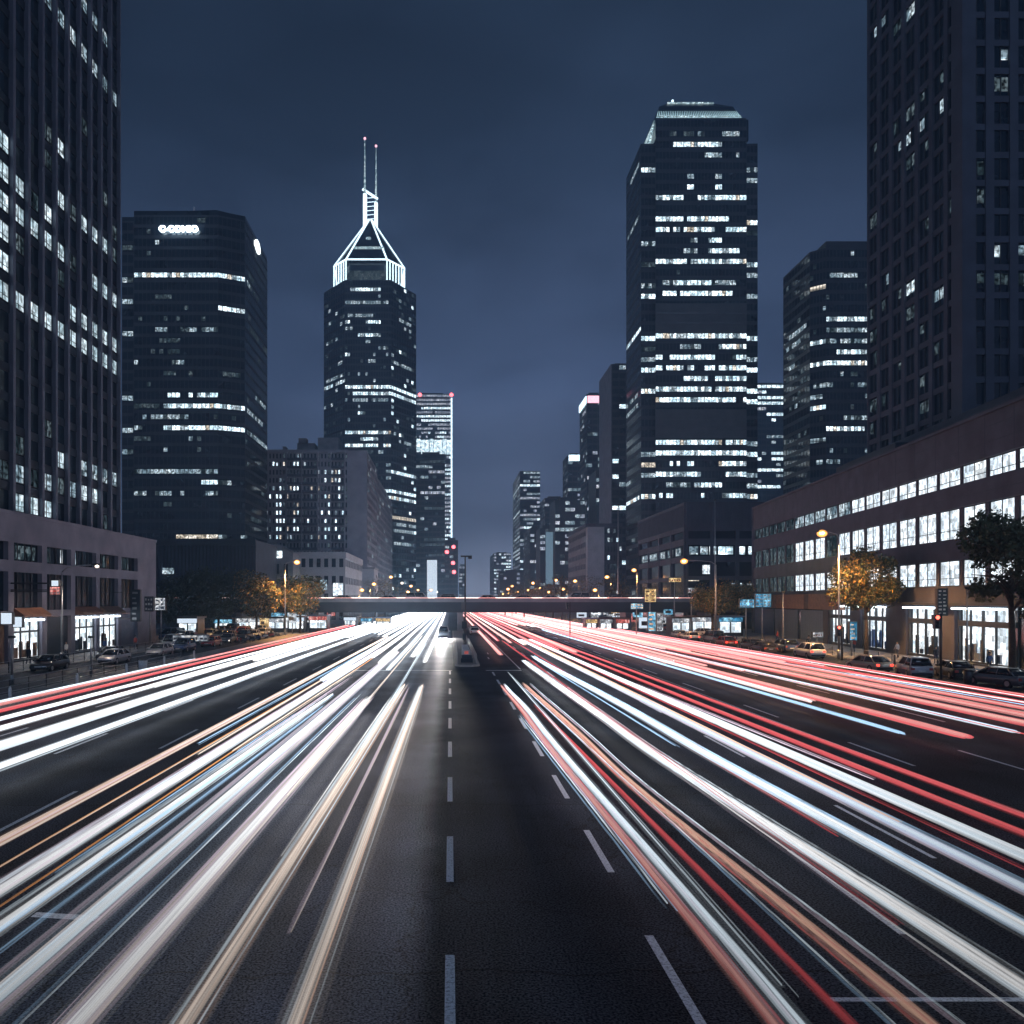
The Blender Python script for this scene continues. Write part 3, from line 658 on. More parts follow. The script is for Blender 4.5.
# --- residential block
def residential():
    rnd = random.Random(5); Y = 300.0; xa, xb, xc = GX(258, Y), GX(348, Y), GX(367, Y); zt = ZZ(452, Y); yb = -xc * 800 / (450 - 377)
    nf = 17; z0 = zt - nf * 3.05; F = Face((xa, Y), (xb, Y), z0, zt, 26, nf); Fs = Face((xc, Y), (xc, yb), z0, zt, 14, nf)
    cells = {}
    for px, py in ((273,465),(297,465),(296,465),(325,470),(325,478),(279,488),(280,488),(294,491),(297,491),(325,494),(327,494),(278,495),(281,495),(278,503),(281,503),(298,512),(278,512),(281,512),(328,512),(323,512),(278,519),(281,519),(284,519),(293,519),(296,519),(325,525),(307,525),(278,532),(281,532),(293,532),(297,532),(325,531),(328,531),(337,531),(324,518),(328,507),(269,494),(268,512),(338,470),(338,478),(340,490),(343,511),(339,540),(268,532),(340,500),(336,525),(278,540),(325,540)):
        cells[F.cell(px, py)] = 'win_bright'
    sprinkle(F, cells, .24, rnd, ('win_dim', 'win_mid', 'win_dim', 'win_warm', 'win_dim'))
    w = []; collect(w, F, cells, mu=.16, za=.3, zb=.78, o=.06)
    c = {}; sprinkle(Fs, c, .2, rnd, ('win_mid', 'win_dim')); collect(w, Fs, c, mu=.2, za=.3, zb=.8, o=.06)
    def extra(root):
        b = MB(); b.box(xb, xc, Y - .6, Y + 4, 0, zt + .5); part('end_wall', b, M['mauve_concrete'], root)
        b = MB(); b.box(GX(316, Y), GX(337, Y), Y + 4, Y + 16, zt, zt + 6.2); part('roof_room', b, M['mid_concrete'], root); b = MB(); b.box(GX(294, Y), GX(312, Y), Y + 6, Y + 14, zt, zt + 4.5); b.box(GX(296, Y), GX(304, Y), Y + 5, Y + 9, zt + 4.4, zt + 6.2); part('roof_room', b, M['mid_concrete'], root); b = MB(); b.box(GX(280, Y), GX(283, Y), Y + 5, Y + 9, zt, zt + 3); part('roof_room', b, M['mid_concrete'], root)
        b = MB()
        for f in range(0, nf, 1):
            for (p0, p1) in ((287, 318), (331, 345)):
                F.box(b, F.hit(p0, 500)[0], F.hit(p1, 500)[0], z0 + f * 3.05 - .1, z0 + f * 3.05 + .75, .2, 1.1)
        part('balcony', b, M['dusk_stone'], root)['kind'] = 'stuff'
        b = MB()
        for p in (287, 302, 318, 331, 345): u = F.hit(p, 500)[0]; F.box(b, u - .2, u + .2, z0, zt, .1, 1.12)
        F.box(b, 0, F.w, zt - .3, zt + .8, -.1, .6)
        part('party_wall', b, M['mauve_concrete'], root)
    tower('apartment_block', 'concrete apartment block with balconies and a blank pale end wall', 'building', [F, Fs], [(xa, Y), (xc, Y), (xc, yb), (xa, yb)], zt, M['dark_glass'], w, extra, latt=dict(pier=.7, band=.42, dep=.12), lm='mauve_concrete', roof=False)
    # narrow receding block right of it
    Y2 = 345.0; xa, xb = GX(367, Y2), GX(377, Y2); yb = -xb * 800 / (450 - 392); zt = ZZ(478, Y2)
    F = Face((xb, Y2), (xb, yb), zt - 20 * 3.1, zt, 16, 20); F1 = Face((xa, Y2), (xb, Y2), zt - 20 * 3.1, zt, 3, 20); c = {}; sprinkle(F, c, .22, rnd, ('win_mid', 'win_dim')); w = []; collect(w, F, c, mu=.2)
    tower('apartment_block', 'narrow mauve block with a receding windowed side, right of the apartment end wall', 'building', [F, F1], [(xa, Y2), (xb, Y2), (xb, yb), (xa, yb)], zt, M['dusk_stone'], w, latt=dict(pier=.6, band=.3, dep=.2), lm='mauve_concrete')
residential()

# --- pale low buildings left of centre
def pale_left():
    Y = 215.0; xa, xb = GX(292, Y), GX(345, Y); yb = -xb * 800 / 88; zt = ZZ(554, Y)
    F = Face((xa, Y), (xb, Y), 0, zt, 7, 4); Fs = Face((xb, Y), (xb, yb), 0, zt, 11, 4)
    root = empty('low_building', (xa + 7, Y + 15, 0), 'pale two-faced low building with dark windows under the apartment block', 'building')
    b = MB(); b.prism([(xa, Y + .3), (xb - .3, Y + .3), (xb - .3, yb), (xa, yb)], 0, zt - .2); part('wall', b, M['dark_glass'], root)
    b = MB(); lattice(b, F, pier=.9, band=.5, dep=.05); lattice(b, Fs, pier=1.4, band=.6, dep=.05)
    F.box(b, 0, F.w, zt - 1.2, zt + .5, -.4, .3); Fs.box(b, 0, Fs.w, zt - 1.2, zt + .5, -.4, .3)
    for f in (F, Fs):
        for i in range(f.nb + 1): f.box(b, max(0, i * f.bw - .45), min(f.w, i * f.bw + .45), 0, zt - .5, -.35, .052)
        for k in range(5): f.box(b, 0, f.w, max(0, k * f.fh - 1), min(zt - .4, k * f.fh + 1), -.34, .05)
    part('front', b, M['pale_concrete'], root)
    w = [(F, F.hit(333, 588)[0], F.hit(343, 588)[0], ZZ(596, Y), ZZ(583, Y), 'win_near', .08), (F, F.hit(320, 585)[0], F.hit(327, 585)[0], ZZ(590, Y), ZZ(580, Y), 'win_mid', .08), (F, F.hit(298, 555)[0], F.hit(307, 555)[0], ZZ(587, Y), ZZ(582, Y), 'win_mid', .08)]
    add_windows(root, w)
    Y = 204.0; xa, xb = GX(256, Y), GX(293, Y); zt = ZZ(545, Y)
    root = empty('low_building', (xa + 4, Y + 8, 0), 'small grey gabled building between the ribbed block and the pale low building', 'building')
    b = MB(); b.prism([(xa, Y), (xb, Y), (xb, Y + 9), (xa, Y + 9)], 0, zt - 2); mx = (xa + xb) / 2 - 1
    b.hexa([(xa, Y, zt - 2), (xb, Y, zt - 2), (xb, Y + 9, zt - 2), (xa, Y + 9, zt - 2), (mx - 1, Y, zt + .6), (mx + 1, Y, zt + .6), (mx + 1, Y + 9, zt + .6), (mx - 1, Y + 9, zt + .6)])
    part('wall', b, M['mid_concrete'], root)
    F = Face((xa, Y), (xb, Y), 0, zt, 4, 4)
    add_windows(root, [(F, F.hit(272, 550)[0], F.hit(282, 550)[0], ZZ(558, Y), ZZ(551, Y), 'win_bright', .08), (F, F.hit(259, 550)[0], F.hit(266, 550)[0], ZZ(558, Y), ZZ(555, Y), 'win_mid', .08)])
    b = MB()
    for p in (262, 268, 275, 284): F.box(b, F.hit(p, 570)[0], F.hit(p + 4, 570)[0], ZZ(574, Y), ZZ(564, Y), 0, .05)
    part('dark_window', b, M['dark_glass'], root)
    Y = 275.0; xa, xb = GX(359, Y), GX(374, Y); zt = ZZ(569, Y)
    root = empty('low_building', (xa + 2, Y + 8, 0), 'small pale house glowing at street level beside the flyover, left', 'building')
    b = MB(); b.prism([(xa, Y), (xb, Y), (xb, Y + 15), (xa, Y + 15)], 0, zt); part('wall', b, M['pale_concrete'], root)
    b = MB(); b.prism([(xa - .2, Y - .4), (xb + .3, Y - .4), (xb + .3, Y + 15), (xa - .2, Y + 15)], zt, zt + .6); part('roof', b, M['mid_concrete'], root)
pale_left()

# --- far towers: (label, px0, px1 front, side px (or None), top py, Y, colours ...)
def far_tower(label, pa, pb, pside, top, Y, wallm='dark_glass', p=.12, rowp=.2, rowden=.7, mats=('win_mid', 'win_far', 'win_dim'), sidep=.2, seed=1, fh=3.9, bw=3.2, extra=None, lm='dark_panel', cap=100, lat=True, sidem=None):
    rnd = random.Random(seed); xa, xb = GX(pa, Y), GX(pb, Y); zt = ZZ(top, Y)
    nf = max(3, int(zt // fh)); z0 = zt - nf * fh; w = []
    F = Face((xa, Y), (xb, Y), z0, zt, max(2, round((xb - xa) / bw)), nf)
    c = {}; sprinkle(F, c, p, rnd, mats, rowp, rowden); collect(w, F, c, za=.3, zb=.82)
    faces = [F]; depth = 25
    if pside is not None:
        if pside > pb: xs = xb; yb = xs * 800 / (pside - 450); Fs = Face((xs, Y), (xs, yb), z0, zt, max(2, round((yb - Y) / bw)), nf)
        else: xs = xa; yb = xs * 800 / (pside - 450); Fs = Face((xs, yb), (xs, Y), z0, zt, max(2, round((yb - Y) / bw)), nf)
        depth = yb - Y
        c = {}; sprinkle(Fs, c, sidep, rnd, mats, rowp * .6, rowden); collect(w, Fs, c, za=.3, zb=.82); faces.append(Fs)
    return tower('office_tower', label, 'tower', faces, [(xa, Y), (xb, Y), (xb, Y + depth), (xa, Y + depth)], zt, M[wallm], w, (lambda r: extra(r, F, faces)) if extra else None, cap, latt=dict(pier=.3, band=.35, dep=.2) if lat else None, lm=lm)
def ex1(r, F, fs):
    b = MB(); [F.box(b, F.w * k / 9 + .3, F.w * (k + 1) / 9 - .3, ZZ(452, 760), ZZ(441 - (k * 5) % 3, 760), .1, .6) for k in range(1, 9)]; part('light_band', b, M['win_bright'], r)
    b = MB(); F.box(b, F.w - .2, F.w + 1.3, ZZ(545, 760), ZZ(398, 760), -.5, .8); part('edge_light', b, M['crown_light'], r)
    b = MB()
    for pp in (420, 451.5): b.ball(F.pt(F.hit(pp, 400)[0], ZZ(395, 760), 1), 1.8, 8)
    part('beacon', b, M['beacon_red'], r)
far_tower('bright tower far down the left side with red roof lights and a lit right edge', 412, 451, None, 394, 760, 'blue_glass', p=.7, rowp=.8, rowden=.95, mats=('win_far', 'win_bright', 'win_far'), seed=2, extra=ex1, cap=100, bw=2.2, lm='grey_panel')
far_tower('dark tower standing right in front of the bright far tower on the left', 416, 445, None, 454, 600, 'dark_glass', p=.12, rowp=.35, rowden=.6, seed=3)
def ex2(r, F, fs):
    b = MB()
    for pp, py in ((453.5, 547), (453, 563), (454, 572), (447, 552)): b.ball(F.pt(F.hit(pp, 500)[0], ZZ(py, 640), 1), 1.5, 8)
    part('beacon', b, M['beacon_red'], r)
far_tower('thin dark tower dotted with red lamps left of the median pole', 445, 458, None, 540, 640, 'dark_glass', p=.12, rowp=.0, seed=4, extra=ex2)
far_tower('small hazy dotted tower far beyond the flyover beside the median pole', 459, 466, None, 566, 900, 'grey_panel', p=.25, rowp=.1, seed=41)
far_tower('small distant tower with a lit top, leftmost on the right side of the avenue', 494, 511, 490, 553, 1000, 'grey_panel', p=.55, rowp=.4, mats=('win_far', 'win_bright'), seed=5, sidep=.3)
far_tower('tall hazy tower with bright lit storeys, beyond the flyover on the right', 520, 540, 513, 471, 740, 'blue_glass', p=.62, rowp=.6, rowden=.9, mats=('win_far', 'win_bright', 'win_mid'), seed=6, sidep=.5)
far_tower('low stepped dark tower in front of the hazy bright-storeyed tower', 530, 548, 524, 528, 600, 'dark_panel', p=.3, seed=7)
far_tower('dark narrow tower between the hazy bright tower and the white-topped tower', 545, 566, 540, 498, 640, 'dark_glass', p=.3, rowp=.2, seed=8)
def ex3(r, F, fs):
    b = MB(); F.box(b, .5, F.w - .5, ZZ(461, 580), ZZ(455, 580), .1, 1); part('crown_light', b, M['crown_light'], r)
def ex4(r, F, fs):
    b = MB(); F.box(b, .3, F.w - .3, ZZ(403, 500), ZZ(396, 500), .2, .8); part('crown_light', b, M['beacon_pink'], r)
    b = MB(); fs[1].box(b, .3, fs[1].w - .3, ZZ(403, 500), ZZ(396, 500), .2, .8); part('crown_light', b, M['crown_light'], r)
far_tower('dark tower with a small white glowing top, right of the avenue', 568, 582, 563, 455, 580, 'dark_glass', p=.26, rowp=.15, seed=9, extra=ex3)
far_tower('tall dark tower with a pinkish white glowing top, left of the plain-sided tower', 587, 603, 580, 394, 500, 'dark_glass', p=.26, rowp=.22, seed=10, extra=ex4)
def ex5(r, F, fs):
    b = MB(); fs[1].box(b, 0, fs[1].w, 0, ZZ(364, 400), .0, .5); part('blank_wall', b, M['mauve_concrete'], r)
far_tower('tall tower with a blank mauve side wall, left of the big lit tower', 612, 640, 600, 364, 400, 'dark_glass', p=.2, rowp=.14, mats=('win_mid', 'win_bright', 'win_dim'), seed=12, extra=ex5, sidep=0)
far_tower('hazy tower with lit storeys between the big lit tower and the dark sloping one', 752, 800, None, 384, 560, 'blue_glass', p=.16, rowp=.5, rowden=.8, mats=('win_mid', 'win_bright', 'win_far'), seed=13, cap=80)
for k, (pa, pb, top, Y, lab) in enumerate(((555, 585, 500, 470, 'mid-height tower peppered with lit windows behind the pale slab block'), (500, 530, 572, 700, 'low distant block between the small tower and the tall hazy tower'), (596, 628, 470, 460, 'dark infill tower with scattered lights behind the pale corner block'), (540, 556, 528, 520, 'short dim block beside the glowing pale slab'))):
    far_tower(lab, pa, pb, None, top, Y, 'dark_panel', p=.36, rowp=.12, seed=50 + k, bw=3)
def slab_sign(name, label, pa, pb, pt, pb2, Y, m):
    root = empty(name, (GX((pa + pb) / 2, Y), Y, 0), label, 'sign')
    b = MB(); b.box(GX(pa, Y), GX(pb, Y), Y, Y + 1.5, ZZ(pb2, Y), ZZ(pt, Y)); part('panel', b, M[m], root)
    b = MB(); b.box(GX(pa, Y) + .5, GX(pb, Y) - .5, Y + .4, Y + 1.2, 0, ZZ(pb2, Y)); part('post', b, M['dark_metal'], root)
slab_sign('advertising_slab', 'tall glowing white slab left of the median pole', 427, 437, 560, 597, 420, 'slab_white')
slab_sign('advertising_slab', 'tall pale blue slab among the towers on the right', 546, 553, 532, 584, 420, 'slab_blue')

# --- pale corner block right of centre
def pale_right():
    rnd = random.Random(8); Y = 330.0; xa, xm, xb = GX(588, Y), GX(604, Y), GX(622, Y); yb = xa * 800 / (569 - 450); zt = ZZ(527, Y)
    F = Face((xm, Y), (xb, Y), 0, zt, 6, 10); Fs = Face((xa, yb), (xa, Y), 0, zt, 12, 8); w = []; c = {}; sprinkle(F, c, .2, rnd, ('win_bright', 'win_mid', 'win_dim')); collect(w, F, c)
    def extra(root):
        b = MB(); b.box(xa - .3, xm, Y - .6, Y + 3, 0, zt); part('end_wall', b, M['pale_concrete'], root)
        b = MB(); lattice(b, Fs, pier=.8, band=.55, dep=.35); part('side_front', b, M['mid_concrete'], root)
        b = MB(); b.prism([(xa - 1.2, Y - 1), (xb, Y - 1), (xb, yb), (xa - 1.2, yb)], zt, zt + 1.4); part('roof', b, M['dusk_stone'], root)
    tower('low_building', 'pale corner block with a blank front, left of the big lit tower', 'building', [F], [(xa, Y), (xb, Y), (xb, yb), (xa, yb)], zt, M['dark_glass'], w, extra, latt=dict(pier=.4, band=.4, dep=.2), roof=False)
pale_right()

# --- the big lit tower on the right
def big_right():
    rnd = random.Random(14); Y = 300.0; x = lambda p, yy=Y: GX(p, yy)
    fh = 3.99; ztm = ZZ(118, Y); nf = 46; z0 = ztm - nf * fh
    zw = ZZ(143.5, Y + 3); yside = 332.0
    poly = [(x(641, 303), 303), (x(655.5, 303), 303), (x(655.5), Y), (x(746.5), Y), (x(746.5), 303), (x(757.5, 303), 303), (x(757.5, 303), 328), (x(641, 303), 328)]
    F = Face((x(655.5), Y), (x(746.5), Y), z0, ztm, 26, nf); nfw = nf - 2
    FLw = Face((x(641, 303), 303), (x(655.5, 303), 303), z0, z0 + nfw * fh, 4, nfw); FRw = Face((x(746.5, 303), 303), (x(757.5, 303), 303), z0, z0 + nfw * fh, 3, nfw)
    A = (x(641, 303), 303); B2 = (x(641, 303), A[0] * 800 / (626.5 - 450)); FS = Face(B2, A, z0, z0 + nfw * fh, 10, nfw)
    br = 'win_bright'; md = 'win_mid'
    r = [(138, 669, 695, .4, 'win_dim'), (138, 697, 738, .9, md), (148, 672, 723, .9, br), (159, 703, 711, 1, br), (159, 711, 740, .7, md), (180, 686, 695, 1, md), (180, 715, 722, .8, md), (191, 688, 693, 1, br), (191, 714, 723, 1, br),
         (201, 657, 746, .95, br), (223, 657, 730, .95, br), (234, 657, 746, .85, br), (245, 708, 723, 1, br), (245, 690, 696, 1, md), (256, 685, 697, 1, md), (256, 708, 740, .95, br), (266, 657, 746, .85, br), (278, 663, 737, .8, md),
         (288, 674, 716, .95, br), (298, 663, 733, .9, br), (338, 657, 746, 1, br), (349, 680, 700, .7, md), (349, 720, 746, .7, br), (360, 657, 746, .95, br), (371, 657, 746, .75, br), (382, 670, 708, .9, br), (382, 715, 746, .95, br),
         (392, 657, 710, .9, br), (392, 714, 746, .95, br), (403, 657, 746, .9, br), (444, 657, 746, .97, br), (455, 657, 746, .85, br), (466, 670, 746, .7, br), (477, 657, 746, .8, br), (487, 665, 700, .5, md), (487, 700, 746, .85, br), (498, 657, 746, .85, br)]
    w = []; c = rows_cells(F, r, rnd); sprinkle(F, c, .015, rnd, ('win_dim',)); 
    c = {k: v for k, v in c.items() if not (ZZ(437, Y) < z0 + (k[1] + .5) * fh < ZZ(409, Y) or ZZ(333, Y) < z0 + (k[1] + .5) * fh < ZZ(303, Y))}
    collect(w, F, c, mu=.03, za=.30, zb=.74)
    c = rows_cells(FLw, [(q, 641, 655, 1, m_) for q, m_ in ((174, br), (240, md), (270, 'win_dim'), (281, md), (295, br), (343, br), (353, 'win_dim'), (363, md), (375, br), (395, br), (457, md), (468, 'win_warm'), (479, md), (499, br))], rnd); collect(w, FLw, c, mu=.03, za=.30, zb=.74)
    c = rows_cells(FRw, [(q, 747, 757, 1, m_) for q, m_ in ((172, md), (183, md), (226, br), (237, 'win_dim'), (268, br), (278, md), (301, md), (342, br), (362, md), (375, br), (395, br), (406, br), (447, md), (457, br), (478, md), (488, md), (498, br))], rnd); collect(w, FRw, c, mu=.03, za=.30, zb=.74)
    c = rows_cells(FS, [(181, 630, 640, .9, md), (240, 628, 640, 1, md), (345, 627, 641, 1, br), (405, 627, 638, 1, md), (416, 627, 638, 1, md), (486, 627, 634, 1, md), (506, 627, 640, 1, br)], rnd); collect(w, FS, c, mu=.02, za=.35, zb=.7)
    def extra(root):
        b = MB(); zz0, zz1 = ztm + .05, ZZ(107, Y + 7)
        P0 = [(x(657), Y + .3), (x(741), Y + .3), (x(741), 326), (x(657), 326)]; P1 = [(x(670), Y + 5), (x(720), Y + 5), (x(720), 330), (x(670), 330)]
        PM = [(P0[i][0] * .72 + P1[i][0] * .28, P0[i][1] * .6 + P1[i][1] * .4) for i in range(4)]; zm_ = zz0 + (zz1 - zz0) * .66
        b.prism(P0, zz0, zm_, top=PM); b.prism(PM, zm_ + .02, zz1, top=P1); part('crown_slope', b, M['blue_glass'], root)
        b = MB()
        for k in range(46):
            t = k / 45; xa = P0[0][0] * (1 - t) + P0[1][0] * t; xb = PM[0][0] * (1 - t) + PM[1][0] * t
            q = .62
            b.tube([(xa, Y + .1, zz0), (xa + (xb - xa) * q, Y + .1 + 2.1 * q, zz0 + (zm_ - zz0) * q)], [.24, .06], 4)
        part('crown_rib', b, M['crown_rib_light'], root)['kind'] = 'stuff'
        b = MB(); b.box(x(657), x(741), Y + .02, Y + .25, zz0 + .02, zz0 + .9); b.box(x(671), x(718), Y + 4.8, Y + 5.2, zz1, zz1 + .5); part('crown_light', b, M['crown_soft'], root)
        zs0, zs1 = zw, ztm
        b = MB(); xs = x(641, 303); b.hexa([(x(647, 303), 303.5, zs0), (x(653), 303.5, zs0), (x(653), 326, zs0), (x(647, 303), 326, zs0), (x(655), 301.5, zs1), (x(656), 301.5, zs1), (x(656), 326, zs1), (x(655), 326, zs1)]); part('crown_shoulder', b, M['crown_soft'], root)
        b = MB(); b.tube([(x(677), Y + 6, zz1), (x(677), Y + 6, zz1 + 2)], .4, 6); part('roof_lamp', b, M['crown_light'], root)
        for (pa, pb) in ((303.5, 333), (409.5, 438)):
            b = MB(); za, zb = ZZ(pb, Y), ZZ(pa, Y); F.box(b, 0, F.w, za, zb, 0, .12)
            for k in range(78): F.box(b, k * F.w / 78 + .1, k * F.w / 78 + .32, za, zb, .12, .3)
            for f in range(1, 3): F.box(b, 0, F.w, za + (zb - za) * f / 3 - .4, za + (zb - za) * f / 3 + .4, .12, .33)
            part('louvre_band', b, M['grey_panel'], root)
        b = MB(); b.prism([(x(747), Y + 1), (x(749.5), Y + 1), (x(749.5), 326), (x(747), 326)], zw, ztm); b.prism([(x(642, 303), 303.1), (x(757.5, 303), 303.1), (x(757.5, 303), 327.9), (x(642, 303), 327.9)], zw - 1.4, zw + .02); b.prism([(x(655.6), Y + .02), (x(746.4), Y + .02), (x(746.4), 327), (x(655.6), 327)], zw, ztm); part('roof', b, M['dark_glass'], root)
    tower('office_tower', 'very tall tower with bright office storeys and a lit curved crown, right of centre', 'tower', [F, FLw, FRw, FS], poly, zw - 1.5, M['dark_glass'], w, extra, latt=dict(pier=.16, band=.36, dep=.1), roof=False)
big_right()

# --- grey podium with light band, in front of it
def grey_podium():
    rnd = random.Random(15); Y = 180.0; xa, xb = GX(686, Y), GX(775, Y); yb = xa * 800 / (640 - 450); zt = ZZ(504, Y)
    root = empty('podium_building', ((xa + xb) / 2, Y + 12, 0), 'grey ribbed podium with a row of lit offices below the big lit tower', 'building')
    b = MB(); b.prism([(xa, Y), (xb, Y), (xb, yb), (xa, yb)], 0, zt); part('wall', b, M['dark_glass'], root)
    F = Face((xa, Y), (xb, Y), 0, zt, 14, 7); Fs = Face((xa, yb), (xa, Y), 0, zt, 16, 7)
    za = ZZ(531, Y); b = MB()
    for f in (F, Fs):
        f.box(b, 0, f.w, za, zt + .4, 0, .45)
        for k in range(int(f.w / .8)): f.box(b, k * .8, k * .8 + .3, za + 1, zt - .3, .45, .6)
        f.box(b, 0, f.w, ZZ(545, Y), ZZ(540, Y) + .3, 0, .4); f.box(b, 0, f.w, ZZ(562, Y), ZZ(556, Y), 0, .4); f.box(b, 0, f.w, ZZ(580, Y), ZZ(576, Y), 0, .4)
        for k in range(0, f.nb + 1, 4): f.box(b, max(0, k * f.bw - .4), min(f.w, k * f.bw + .4), 0, za, 0, .5)
    part('stone_front', b, M['dusk_stone'], root)
    w = []
    for pa, pb in ((689, 698), (700, 708), (709, 716), (718, 733), (736, 745), (748, 755)):
        u0, u1 = F.hit(pa, 550)[0], F.hit(pb, 550)[0]; w.append((F, u0, u1, ZZ(554.5, Y), ZZ(546.5, Y), 'win_bright' if pa > 700 else 'win_mid', .05))
    w.append((F, F.hit(702, 560)[0], F.hit(713, 560)[0], ZZ(574, Y), ZZ(565, Y), 'win_near', .05))
    for pa, pb in ((730, 735), (737, 742), (747, 754)): w.append((F, F.hit(pa, 560)[0], F.hit(pb, 560)[0], ZZ(591, Y), ZZ(583, Y), 'win_mid', .05))
    for pa, pb in ((642, 648), (650, 657), (659, 665), (668, 673), (676, 681)):
        u0, z = Fs.hit(pa, 560); u1, _ = Fs.hit(pb, 560); w.append((Fs, u0, u1, ZZ(554.5, Y), ZZ(547, Y), 'win_mid', .05))
    for pa, pb, a, c, m_ in ((688, 699, 578, 581, 'win_warm'), (686, 696, 588, 592, 'win_warm')): w.append((F, F.hit(pa, 560)[0], F.hit(pb, 560)[0], ZZ(c, Y), ZZ(a, Y), m_, .05))
    add_windows(root, w, frame=1.5)
grey_podium()

# --- dark tower with sloping perspective on the right
def dark_right():
    rnd = random.Random(16); Y = 262.0; xa, xb = GX(810, Y), GX(905, Y); yb = xa * 800 / (783.5 - 450); zt = ZZ(252, Y); fh = 3.55
    nf = int(zt // fh); z0 = zt - nf * fh
    xc = GX(826, Y - 3)
    F = Face((xc, Y - 3), (xb, Y - 3), z0, zt, 24, nf); F1 = Face((xa, Y), (xc, Y - 3), z0, zt, 5, nf); Fs = Face((xa, yb), (xa, Y), z0, zt, 9, nf); br = 'win_bright'; md = 'win_mid'
    rows = [(275, 830, 858, .8, md), (321, 822, 872, .95, br), (331, 818, 872, .8, md), (342, 812, 872, .85, md), (354, 838, 872, .95, br), (365, 812, 872, .9, br), (377, 850, 858, .8, 'win_dim'), (388, 808, 872, .6, md), (399, 850, 872, .8, md), (412, 808, 840, .5, md), (423, 842, 872, .7, md), (434, 815, 866, .95, br), (447, 808, 870, .3, md), (464, 812, 845, .8, md)]
    w = []; c = rows_cells(F, rows, rnd); sprinkle(F, c, .05, rnd, ('win_dim', 'win_dim', md)); collect(w, F, c, za=.32, zb=.72)
    c = rows_cells(F1, [(289, 808, 828, 1, 'win_warm'), (309, 810, 826, .6, md), (345, 810, 826, .9, br), (368, 810, 826, .9, br), (390, 810, 826, .8, md), (403, 810, 822, 1, md), (412, 810, 826, .8, br), (440, 810, 826, .8, md), (464, 812, 826, .8, md)], rnd); sprinkle(F1, c, .06, rnd, ('win_dim', md)); collect(w, F1, c, za=.32, zb=.72)
    c = rows_cells(Fs, [(345, 785, 806, .9, md), (356, 785, 800, .9, md), (370, 785, 806, .7, md), (390, 785, 806, .6, 'win_dim'), (415, 785, 800, .6, md), (440, 790, 806, .6, 'win_dim')], rnd); sprinkle(Fs, c, .06, rnd, ('win_dim',)); collect(w, Fs, c, za=.3, zb=.72)
    def extra(root):
        b = MB(); b.prism([(xc + .5, Y - 2), (xb, Y - 2), (xb, yb), (xc + .5, yb)], zt, ZZ(244, Y)); part('roof_room', b, M['dark_panel'], root)
    tower('office_tower', 'dark glass tower with broken rows of lit offices, behind the long brown building', 'tower', [F, F1, Fs], [(xa, Y), (xc, Y - 3), (xb, Y - 3), (xb, yb), (xa, yb)], zt, M['dark_glass'], w, extra, latt=dict(pier=.14, band=.34, dep=.1), roof=False)
dark_right()

# --- near right tower
def near_right():
    rnd = random.Random(17); Y = 100.0; xa = GX(964, Y); yb = xa * 800 / (869 - 450); fh = 3.5; z0 = 20.0; nf = 32; zt = z0 + nf * fh
    xb = xa + 36
    F = Face((xa, Y), (xb, Y), z0, zt, 12, nf); Fs = Face((xa, yb), (xa, Y), z0, zt, 7, nf)
    root = empty('office_tower', (xa + 18, Y + 12, 0), 'huge dark stone tower with gridded windows at the right edge', 'tower')
    b = MB(); b.prism([(xa, Y), (xb, Y), (xb, yb), (xa, yb)], 0, zt); part('wall', b, M['dark_glass'], root)
    b = MB(); lattice(b, Fs, pier=.8, band=.22, dep=.32); lattice(b, F, pier=1.05, band=.22, dep=.4)
    b.box(xa - .6, xa + 1.1, Y - .6, Y + 1.6, z0, zt)
    part('stone_frame', b, M['dusk_stone'], root)
    b = MB()
    for f in (F, Fs):
        for i in range(f.nb): u = (i + .5) * f.bw; f.box(b, u - .05, u + .05, z0, zt, 0, .12)
    part('mullion', b, M['dark_metal'], root)['kind'] = 'stuff'
    cs = {}; cf = {}
    for px, py in ((876,30),(884,18),(891,8),(907,20),(950,95),(935,110),(922,125),(907,143),(894,158)): cs[Fs.cell(px, py)] = 'win_mid'
    for px, py in ((906,168),(921,157),(932,228),(876,157),(897,298),(907,292),(877,315),(890,305),(909,308),(921,322),(894,362),(880,340),(892,400),(875,395),(935,350),(920,100),(908,128),(895,140),(880,365),(920,410),(935,98),(948,208),(878,440)): cs.setdefault(Fs.cell(px, py), 'win_dim')
    cs[Fs.cell(907, 292)] = 'win_mid'; cs[Fs.cell(935, 310)] = 'win_mid'; cs[Fs.cell(892, 285)] = 'win_mid'
    for px, py, m_ in ((995, 66, 'win_mid'), (996, 90, 'win_dim'), (992, 268, 'win_mid'), (1021, 268, 'win_mid'), (975, 272, 'win_dim'), (994, 295, 'win_dim'), (1018, 295, 'win_dim'), (975, 180, 'win_dim'), (976, 205, 'win_dim')): cf[F.cell(px, py)] = m_
    sprinkle(Fs, cs, .05, rnd, ('win_dim',)); sprinkle(F, cf, .03, rnd, ('win_dim',))
    w = []
    for f, c in ((Fs, cs), (F, cf)):
        for (i, fl), m_ in c.items():
            hw = rnd.choice((0, 1, 2)); pier = .45 if f is Fs else .55
            u0 = i * f.bw + pier + (.5 * (f.bw - 2 * pier) if hw == 1 else 0); u1 = (i + 1) * f.bw - pier - (.5 * (f.bw - 2 * pier) if hw == 2 else 0)
            w.append((f, u0, u1, f.z0 + (fl + .3 + rnd.random() * .25) * fh, f.z0 + (fl + .8) * fh, m_, .04))
    add_windows(root, w)
near_right()

